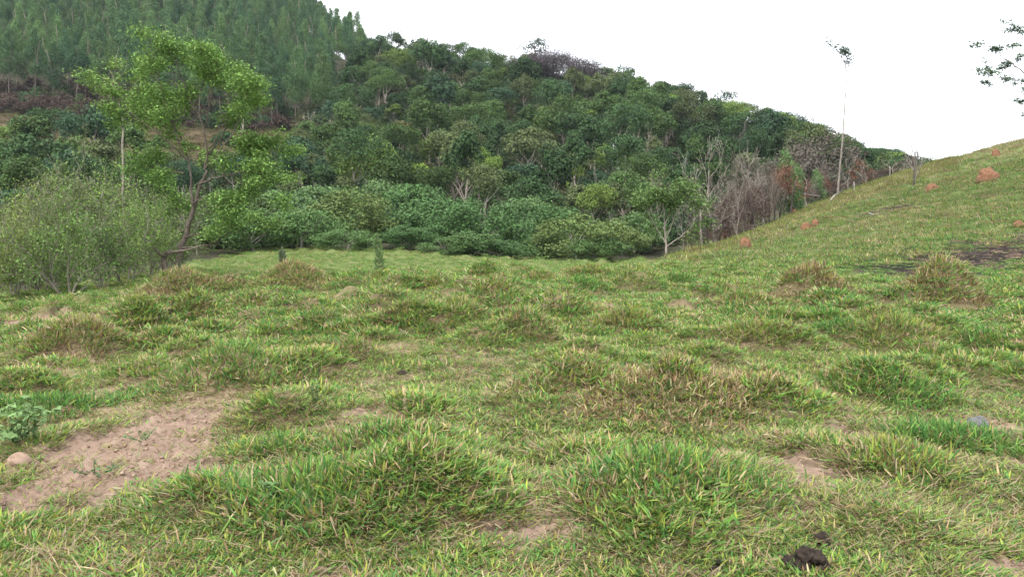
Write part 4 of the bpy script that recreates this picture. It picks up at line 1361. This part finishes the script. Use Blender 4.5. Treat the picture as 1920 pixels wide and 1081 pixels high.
for i, (px, D, top, wpx) in enumerate(EDGE_BARE):
    D = max(D - 13, float(np.interp(px, [1280, 1400, 1500, 1600, 1700], [68, 78, 87, 95, 101])))
    p = foot(px, D)
    h = (HOR - top) / F * D + EYE - p[2]
    me = (BARE + SLIM)[(i * 5 + 2) % 6]
    V = np.zeros(len(me[1].vertices) * 3, np.float32)
    me[1].vertices.foreach_get('co', V)
    V = V.reshape(-1, 3)
    sz, sx = h / V[:, 2].max(), wpx / F * D / (np.percentile(np.abs(V[:, :2]), 97) * 2)
    tone = ['ash grey', 'brownish grey', 'pale grey'][i % 3]
    spot = 'left of the pointed green trees' if px < 1460 else ('left of the lone eucalyptus' if px < 1570 else 'right of the lone eucalyptus')
    ht = 'tall' if h > 11 else ('mid height' if h > 7 else 'short')
    o = root('leafless_tree', p, f'{ht} {tone} leafless tree in the burnt edge, {spot}', 'tree', 'leafless trees', i * 1.7, (sx, sx, sz))
    bk = [(.85, .82, .8), (.55, .5, .46), (1.1, 1.06, 1.03)][i % 3]
    put('trunk', me[0], o, bk)
    put('branches', me[1], o, bk)
D = 70
p = foot(1712, D)
o = root('slender_bare_tree', p, 'slender dark bare tree with fine upright twigs on the grassy slope', 'tree', None, .6, (1.15, 1.15, ((HOR - 246) / F * D + EYE - p[2]) / max(v.co.z for v in SLIM[0][1].vertices)))
put('trunk', SLIM[0][0], o, (.3, .28, .27))
put('branches', SLIM[0][1], o, (.75, .7, .72))

SCORCH = [lobed_crown(850 + k, 4.2, 3.6, .3, 12, 1500, .3, .3, .3, .3, 1.1, .4, -.6).mesh('crown', M_LEAF) for k in range(3)]
RUST, DRYB, DULL = (.15, .075, .05), (.105, .075, .06), (.11, .095, .075)
for i, (px, D, top, wpx, c, lab) in enumerate([
        (1480, 86, 312, 62, RUST, 'rust coloured scorched tree in front of the pointed green tree'), (1462, 90, 335, 50, RUST, 'lower rust brown scorched shrub left of the rust coloured tree'),
        (1610, 104, 308, 46, RUST, 'rust red scorched shrub right of the lone eucalyptus'), (1535, 98, 330, 40, RUST, 'small rust scorched shrub left of the lone eucalyptus'),
        (1405, 88, 352, 76, DRYB, 'brown scorched thicket below the grey leafless tree'), (1360, 84, 378, 80, DRYB, 'brown scorched thicket at the foot of the largest pale leafless tree'),
        (1320, 82, 392, 66, DULL, 'dull grey brown thicket at the lower left of the burnt edge'), (1440, 96, 308, 70, DULL, 'grey brown twiggy shrub behind the rust coloured tree'),
        (1560, 118, 262, 120, DULL, 'wide dull brown leafless crown behind the lone eucalyptus'), (1510, 116, 272, 110, DULL, 'wide dull brown crown right of the pointed green tree'),
        (1650, 106, 318, 60, DRYB, 'dark brown scorched shrub on the upper burnt edge'), (1690, 104, 308, 50, DRYB, 'brown scorched shrub beside the slender bare tree'),
        (1500, 90, 352, 60, DRYB, 'brown scorched shrub above the capped mound'), (1330, 76, 400, 44, DULL, 'grey brown brush among the lowest bare trees'), (1372, 79, 372, 50, DRYB, 'brown brush between the largest pale tree and the grey one'), (1418, 81, 352, 54, DRYB, 'brown brush in front of the white limbed leafless tree'), (1450, 84, 340, 46, DULL, 'grey brown brush right of the white limbed leafless tree'), (1388, 78, 415, 50, DRYB, 'dark low brush above the cone shaped mound'), (1540, 92, 345, 44, DULL, 'grey brush left of the fallen branch'),
(1582, 98, 335, 60, DRYB, 'dark scorched shrub around the foot of the lone eucalyptus'),
        (1395, 100, 318, 80, DULL, 'grey brown thicket between the leafless trees'), (1300, 78, 428, 44, DRYB, 'low brown scorched shrub at the lower end of the burnt edge'), (1345, 80, 425, 60, RUST, 'rust brown low shrub above the smallest mounds'), (1420, 84, 385, 60, DRYB, 'brown scorched shrub on the edge above the cone shaped mound')]):
    p = foot(px, D)
    h = (HOR - top) / F * D + EYE - p[2]
    s = wpx / F * D / 4.2
    o = tree('scorched_shrub', p, SCORCH[i % 3], BARE[i % 4][0], c, lab, 'shrub', 'scorched shrubs along the burnt edge', (s, s, h / 3.9), bark=(.35, .32, .3))
    o['category'] = 'shrub'

CONE = pointed_crown(870, 3.4, .6, 8.0, 2600, .32, .4).mesh('crown', M_LEAF)
for px, D, top, wpx, lab in [(1475, 89, 262, 42, 'pointed bright green tree among the scorched shrubs'), (1496, 88, 292, 28, 'shorter pointed green tree touching the bright one on its right'), (1532, 92, 308, 30, 'small pointed green tree left of the lone eucalyptus')]:
    p = foot(px, D)
    h = (HOR - top) / F * D + EYE - p[2]
    s = wpx / F * D / 2.7
    tree('pointed_tree', p, CONE, SLIM[0][0], (.11, .19, .065), lab, 'tree', None, (s, s, h / 8.0))

# ------------------------------------------------------------------ lone conifer sapling, weeds
def sapling(px, D, top, lab, tint, wide):
    rng = np.random.default_rng(px)
    p = foot(px, D)
    h = (HOR - top) / F * D + EYE - p[2]
    o = root('conifer_sapling', p, lab, 'sapling')
    g = Geo()
    st = wander(rng, (0, 0, -.05), (0, 0, 1), h * .97, 8, .02, .05)
    tube(g, st, np.linspace(.022, .006, 9), 5)
    g.build('stem', M_BARK, o, True, (.8, .7, .6))
    gl = Geo()
    gw = Geo()
    for k in range(34):
        t = rng.uniform(.1, .92)
        b = st[int(t * 8)]
        a = rng.random() * 6.28
        L = wide * (1.08 - t) * rng.uniform(.7, 1.2) + .12
        br = wander(rng, b, (math.cos(a), math.sin(a), .7), L, 5, .08, .28)
        tube(gw, br, np.linspace(.008, .003, 6), 3)
        for seg in (br, ):
            m = 60
            tt = rng.uniform(.15, 1, m) * 5
            i = np.minimum(tt.astype(int), 4)
            P = seg[i] + (seg[i + 1] - seg[i]) * (tt - i)[:, None]
            ax = unit(seg[i + 1] - seg[i])
            A = unit(ax * .9 + rng.normal(0, .5, (m, 3)))
            leaves(gl, P, A, rng.normal(0, 1, (m, 3)), rng.uniform(.07, .13, m), np.full(m, .014), np.ones((m, 3)) * rng.uniform(.8, 1.2, (m, 1)))
    tops = st[6:]
    m = 220
    k = rng.integers(0, 8, m)
    f = rng.random(m)
    P = st[k] + (st[k + 1] - st[k]) * f[:, None]
    leaves(gl, P, unit(rng.normal(0, .6, (m, 3)) + [0, 0, .8]), rng.normal(0, 1, (m, 3)), rng.uniform(.08, .14, m), np.full(m, .014), np.ones((m, 3)))
    gw.build('branches', M_BARK, o, False, (.6, .6, .45))
    gl.build('needles', M_LEAF, o, color=tint)
sapling(713, 29, 432, 'lone young conifer sapling standing just beyond the crest of the knoll', (.15, .235, .085), .42)
sapling(530, 34, 462, 'small pale sapling behind the straw tussock on the crest', (.24, .29, .17), .3)

def weed(px, py, wpx, hpx, n, leaf, ratio, tint, label, stems=7):
    rng = np.random.default_rng(px + py)
    x, y = hit(px, py)
    z = float(ground_z(x, y))
    W_, H_ = wpx / F * y / 2, hpx / F * y
    o = root('weed_plant', (x, y, z), label, 'weed')
    gs, gl = Geo(), Geo()
    for k in range(stems):
        a = k * 6.28 / stems + rng.normal(0, .3)
        q = rng.uniform(.3, 1)
        st = wander(rng, (0, 0, -.02), (math.cos(a) * W_ * q, math.sin(a) * W_ * q, H_ * 1.0), math.hypot(W_ * q, H_), 5, .14, .0)
        tube(gs, st, np.linspace(.005, .002, 6), 4)
        m = max(3, n // stems)
        t = rng.uniform(.25, 1, m) * 5
        i = np.minimum(t.astype(int), 4)
        P = st[i] + (st[i + 1] - st[i]) * (t - i)[:, None]
        A = unit(rng.normal(0, 1, (m, 3)) * [1, 1, .35] + [0, 0, -.05])
        Nn = unit(rng.normal(0, .35, (m, 3)) + [0, -.25, 1])
        L = leaf * rng.uniform(.55, 1.2, m)
        c = np.clip(1 + rng.normal(0, .14, (m, 1)) + np.zeros((m, 3)), .5, 1.5)
        leaves(gl, P, A, Nn, L, L * ratio, c)
        if leaf > .05:            # side lobes of the leaves
            S = unit(np.cross(A, Nn))
            for sg in (-1, 1):
                leaves(gl, P + A * (L * .2)[:, None], unit(A * .6 + S * sg), Nn, L * .62, L * ratio * .55, c)
    gs.build('stem', M_LEAF, o, color=(.12, .15, .06))
    gl.build('foliage', M_LEAF, o, color=tint)
weed(35, 845, 170, 78, 130, .08, .75, (.15, .235, .09), 'broad leaved pale green weed at the left edge of the bare soil', 12)
weed(190, 893, 120, 13, 300, .024, .6, (.075, .15, .06), 'small dark green creeping weed in the middle of the bare soil', 16)
weed(268, 835, 80, 22, 80, .026, .6, (.12, .19, .075), 'thin spindly weed on the upper part of the bare soil')
weed(590, 775, 60, 48, 90, .03, .5, (.05, .10, .045), 'dark little bushy weed right of the dark green rounded hummock')
weed(455, 690, 130, 50, 60, .08, .8, (.115, .21, .085), 'broad leaved weed growing on top of the dark green rounded hummock', 9)
weed(500, 965, 60, 40, 24, .07, .8, (.14, .23, .085), 'round leaved weed in the broad hummock of the left foreground')

# ------------------------------------------------------------------ termite mounds on the slope
def lump_mesh(name, seed, rx, ry, h, mat, rough=.16, rings=14, segs=22, freq=2.4, sink=.08):
    rng = np.random.default_rng(seed)
    g = Geo()
    v = []
    for i in range(rings + 1):
        e = -.25 + (math.pi / 2 + .25) * i / rings
        for j in range(segs):
            a = j / segs * 6.2832
            d = np.array([math.cos(e) * math.cos(a), math.cos(e) * math.sin(a), math.sin(e)])
            n = fbm(np.array([d[0] * freq + d[2] * 1.7 + seed]), np.array([d[1] * freq + d[2] * 2.3 + seed * 2]), seed % 97, 4)[0]
            f = 1 + (n - .5) * 2 * rough
            v.append([d[0] * rx * f, d[1] * ry * f, d[2] * h * f - sink * h])
    q = [[i * segs + j, i * segs + (j + 1) % segs, (i + 1) * segs + (j + 1) % segs, (i + 1) * segs + j] for i in range(rings) for j in range(segs)]
    g.add(v, quads=q)
    return g.mesh(name, mat, True)
for px, py, wp, hp, lab in [
        (1860, 343, 42, 27, 'large reddish termite mound high on the grassy slope near the right edge'),
        (1752, 362, 27, 18, 'flat topped termite mound right of the slender bare tree'),
        (1594, 369, 16, 12, 'termite mound by the foot of the lone tall eucalyptus'),
        (1490, 409, 15, 18, 'small capped termite mound at the burnt edge of the slope'),
        (1514, 432, 22, 17, 'wider half of the twin termite mound in the middle of the slope'),
        (1530, 426, 16, 14, 'smaller right half of the twin termite mound in the middle of the slope'),
        (1400, 473, 24, 26, 'cone shaped orange termite mound on the lower slope'),
        (1323, 487, 19, 15, 'lowest termite mound at the bottom left end of the slope'),
        (1465, 452, 12, 7, 'tiny termite mound between the cone shaped and the twin ones'),
        (1870, 296, 16, 13, 'small termite mound near the top of the slope below the skyline'),
        (1915, 428, 26, 15, 'termite mound cut by the right edge above the burnt patch'),
        ]:
    x, y = hit(px, py)
    z = float(ground_z(x, y))
    r, h = wp / F * y / 2, hp / F * y
    me = lump_mesh('termite_mound', px, r, r * .9, h * 1.05, M_MOUND, .2, 18, 28, 3.4)
    o = put('termite_mound', me)
    o.location = (x, y + r * .6, float(ground_z(x, y + r * .6)) - .05)
    tag(o, lab, 'termite mound', 'termite mounds on the slope')

# ------------------------------------------------------------------ posts, logs, stump
def log(name, pl, D, r, mat, label, cat, k=7, twigs=0):
    rng = np.random.default_rng(int(pl[0][0] * 3 + pl[0][1]))
    pts = []
    for a, c in pl:
        pts.append(at(a, c, D))
    pts = np.array(pts)
    t = np.linspace(0, 1, len(pts))
    tt = np.linspace(0, 1, max(6, len(pts) * 2))
    fine = np.stack([np.interp(tt, t, pts[:, i]) for i in range(3)], 1)
    fine[1:-1] += rng.normal(0, r * .35, (len(fine) - 2, 3))
    b = fine[0].copy()
    g = Geo()
    tube(g, fine - b, np.linspace(r, r * .8, len(fine)), k)
    if twigs:
        for q in range(twigs):
            i = rng.integers(1, len(fine) - 1)
            br = wander(rng, fine[i] - b, (rng.normal(0, 1), rng.normal(0, .5), rng.uniform(.1, 1)), rng.uniform(.5, 1.4), 4, .2, .1)
            tube(g, br, np.linspace(r * .6, r * .15, 5), 4)
    o = g.build(name, mat, None, True, (1, 1, 1))
    o.location = b
    return tag(o, label, cat)
for px, py, top, D, lab, r in [(1794, 297, 272, 94, 'grey wooden fence post on the skyline of the slope', .06), (1742, 312, 290, 94, 'faint thin fence post on the skyline right of the slender bare tree', .05),
                            (1601, 362, 341, 86, 'short white fence post beside the lone tall eucalyptus', .06), (1668, 333, 312, 98, 'white fence post among the scorched shrubs on the upper edge', .06)]:
    z = float(ground_z((px - 960) / F * D, D))
    row0 = HOR - (z - .2 - EYE) / D * F
    log('fence_post', [(px, row0), (px + 1, (row0 + top) / 2), (px, top)], D, r, M_DEADW, lab, 'fence post')['group'] = 'fence posts on the slope'
D = hit(1642, 405)[1]
log('fallen_log', [(1628, 399), (1642, 403.5), (1658, 401)], D - .4, .07, M_DEADW, 'pale fallen log lying on the thin burnt strip of the slope', 'log')
log('fallen_branch', [(1476, 346), (1492, 357), (1514, 365), (1538, 367)], 88, .04, M_DEADW, 'pale fallen branch hanging out of the scorched shrubs', 'branch', twigs=4)
log('leaning_stick', [(1558, 376), (1563, 368), (1567, 364)], 83, .09, M_DEADW, 'short white leaning stick at the foot of the lone tall eucalyptus', 'stick')
log('dead_branch', [(1276, 472), (1290, 474), (1306, 476), (1318, 477)], 66, .05, M_DEADW, 'pale dead branch at the bottom of the burnt edge by the lowest mound', 'branch', twigs=3)
D = 31
log('dead_stump', [(306, 512), (308, 488), (312, 474), (322, 470)], D, .11, M_BARK, 'thick broken stump curving beside the foot of the tall leaning tree', 'stump', 8, 2).color = (.6, .55, .5, 1)

# charred sticks and ash clods of the burnt patch: too many and too small to count
def debris():
    rng = np.random.default_rng(17)
    g = Geo()
    for k in range(700):
        cx, cy_, rx, ry = BURN[rng.integers(0, 6)]
        x, y = cx + rng.normal(0, .5) * rx, cy_ + rng.normal(0, .5) * ry
        z = float(base_z(x, y)) + .06
        a = rng.random() * 6.28
        L = rng.uniform(.15, .8)
        pts = np.array([[x, y, z], [x + math.cos(a) * L * .5, y + math.sin(a) * L * .5, z + .03], [x + math.cos(a) * L, y + math.sin(a) * L, z + rng.uniform(-.02, .12)]])
        pts[:, 2] = np.maximum(pts[:, 2], ground_z(pts[:, 0], pts[:, 1]) + .01)
        tube(g, pts, np.array([1, .9, .6]) * rng.uniform(.005, .016), 4)
    o = g.build('charred_debris', M_CHAR)
    o['kind'] = 'stuff'
    o['label'] = 'charred sticks and stubble on the burnt patch'
debris()

# ------------------------------------------------------------------ clods, stones
def pile(name, px, py, wp, hp, n, mat, label, cat, part):
    rng = np.random.default_rng(px)
    x, y = hit(px, py)
    z = float(ground_z(x, y))
    o = root(name, (x, y, z), label, cat)
    W_, H_ = wp / F * y / 2, hp / F * y
    for k in range(n):
        a, q = rng.random() * 6.28, math.sqrt(rng.random())
        r = W_ * rng.uniform(.16, .34)
        me = lump_mesh(part, int(px + k * 7), r, r * .85, r * rng.uniform(.6, .9), mat, .5, 12, 18, 4.5, .1)
        c = put(part, me, o)
        c.location = (math.cos(a) * W_ * q * .8, math.sin(a) * W_ * q * .5, max(0, H_ * (1 - q) * rng.uniform(.2, .6)))
        c.rotation_euler = (rng.normal(0, .3), rng.normal(0, .3), a)
pile('dung_heap', 1514, 1066, 112, 70, 20, M_DUNG, 'heap of dark crumbly dung clods in the right foreground grass', 'dung', 'clod')
pile('dung_heap', 1352, 1068, 60, 26, 6, M_DUNG, 'smaller dark dung clods left of the big dung heap', 'dung', 'clod')
for px, py, wp, hp, mat, nm, lab in [(1542, 1022, 34, 24, M_DUNG, 'dung_clod', 'single dark dung clod above the right end of the big heap'), (1833, 800, 44, 24, M_STONE, 'stone', 'grey rounded stone in the grass at the right'),
                                     (36, 872, 46, 20, M_CLAY, 'clay_lump', 'orange brown clay lump under the broad leaved weed'), (754, 700, 22, 9, M_DUNG, 'dung_clod', 'dark dried dung pat in the short turf left of centre'),
                                     (1128, 606, 16, 8, M_DUNG, 'dung_clod', 'small dark dung pat in the middle distance, right of centre'), (1640, 512, 0, 0, None, '', '')]:
    if not mat:
        continue
    x, y = hit(px, py)
    r = wp / F * y / 2
    o = put(nm, lump_mesh(nm, px, r, r * .8, hp / F * y, mat, .22))
    o.location = (x, y, float(ground_z(x, y)))
    tag(o, lab, nm.split('_')[0])
def pebbles():
    rng = np.random.default_rng(3)
    g = Geo()
    for k in range(900):
        cx, cy_, rx, ry = SOIL[rng.integers(0, 4)]
        x, y = cx + rng.uniform(-1, 1) * rx, cy_ + rng.uniform(-1, 1) * ry
        r = .004 + .022 * rng.random() ** 4
        z = float(ground_z(x, y))
        d = unit(rng.normal(0, 1, (8, 3))) * r * [1, 1, .7] + [x, y, z + r * .2]
        c = np.array([[-1, -1, -1], [1, -1, -1], [1, 1, -1], [-1, 1, -1], [-1, -1, 1], [1, -1, 1], [1, 1, 1], [-1, 1, 1]]) * .6
        v = (c + rng.normal(0, .2, (8, 3))) * r * [1, 1, .7] + [x, y, z + r * .2]
        g.add(v, quads=[[0, 3, 2, 1], [4, 5, 6, 7], [0, 1, 5, 4], [1, 2, 6, 5], [2, 3, 7, 6], [3, 0, 4, 7]])
    o = g.build('soil_crumbs', M_CLAY)
    o['kind'] = 'stuff'
    o['label'] = 'crumbs of clay and small pebbles on the bare soil'
pebbles()

# ------------------------------------------------------------------ air
def haze():
    m, t, o = new_mat('thin_haze')
    v = t.nodes.new('ShaderNodeVolumePrincipled')
    v.inputs['Color'].default_value = (.80, .90, 1.0, 1)
    v.inputs['Density'].default_value = HAZE
    v.inputs['Anisotropy'].default_value = 0.0
    t.links.new(v.outputs[0], o.inputs['Volume'])
    gv = np.zeros(len(ground.data.vertices) * 3, np.float32)
    ground.data.vertices.foreach_get('co', gv)
    gv = gv.reshape(-1, 3)
    lo, hi = float(gv[:, 2].min()) - 1.0, float(gv[:, 2].max()) + 25.0
    x0, x1, y0, y1 = float(gv[:, 0].min()) - 5, float(gv[:, 0].max()) + 5, -65, 705
    g = Geo()
    g.add([[x0, y0, lo], [x1, y0, lo], [x1, y1, lo], [x0, y1, lo], [x0, y0, hi], [x1, y0, hi], [x1, y1, hi], [x0, y1, hi]],
          quads=[[0, 3, 2, 1], [4, 5, 6, 7], [0, 1, 5, 4], [1, 2, 6, 5], [2, 3, 7, 6], [3, 0, 4, 7]])
    h = g.build('haze', m)
    h['kind'] = 'stuff'
HAZE = 0.00009
haze()
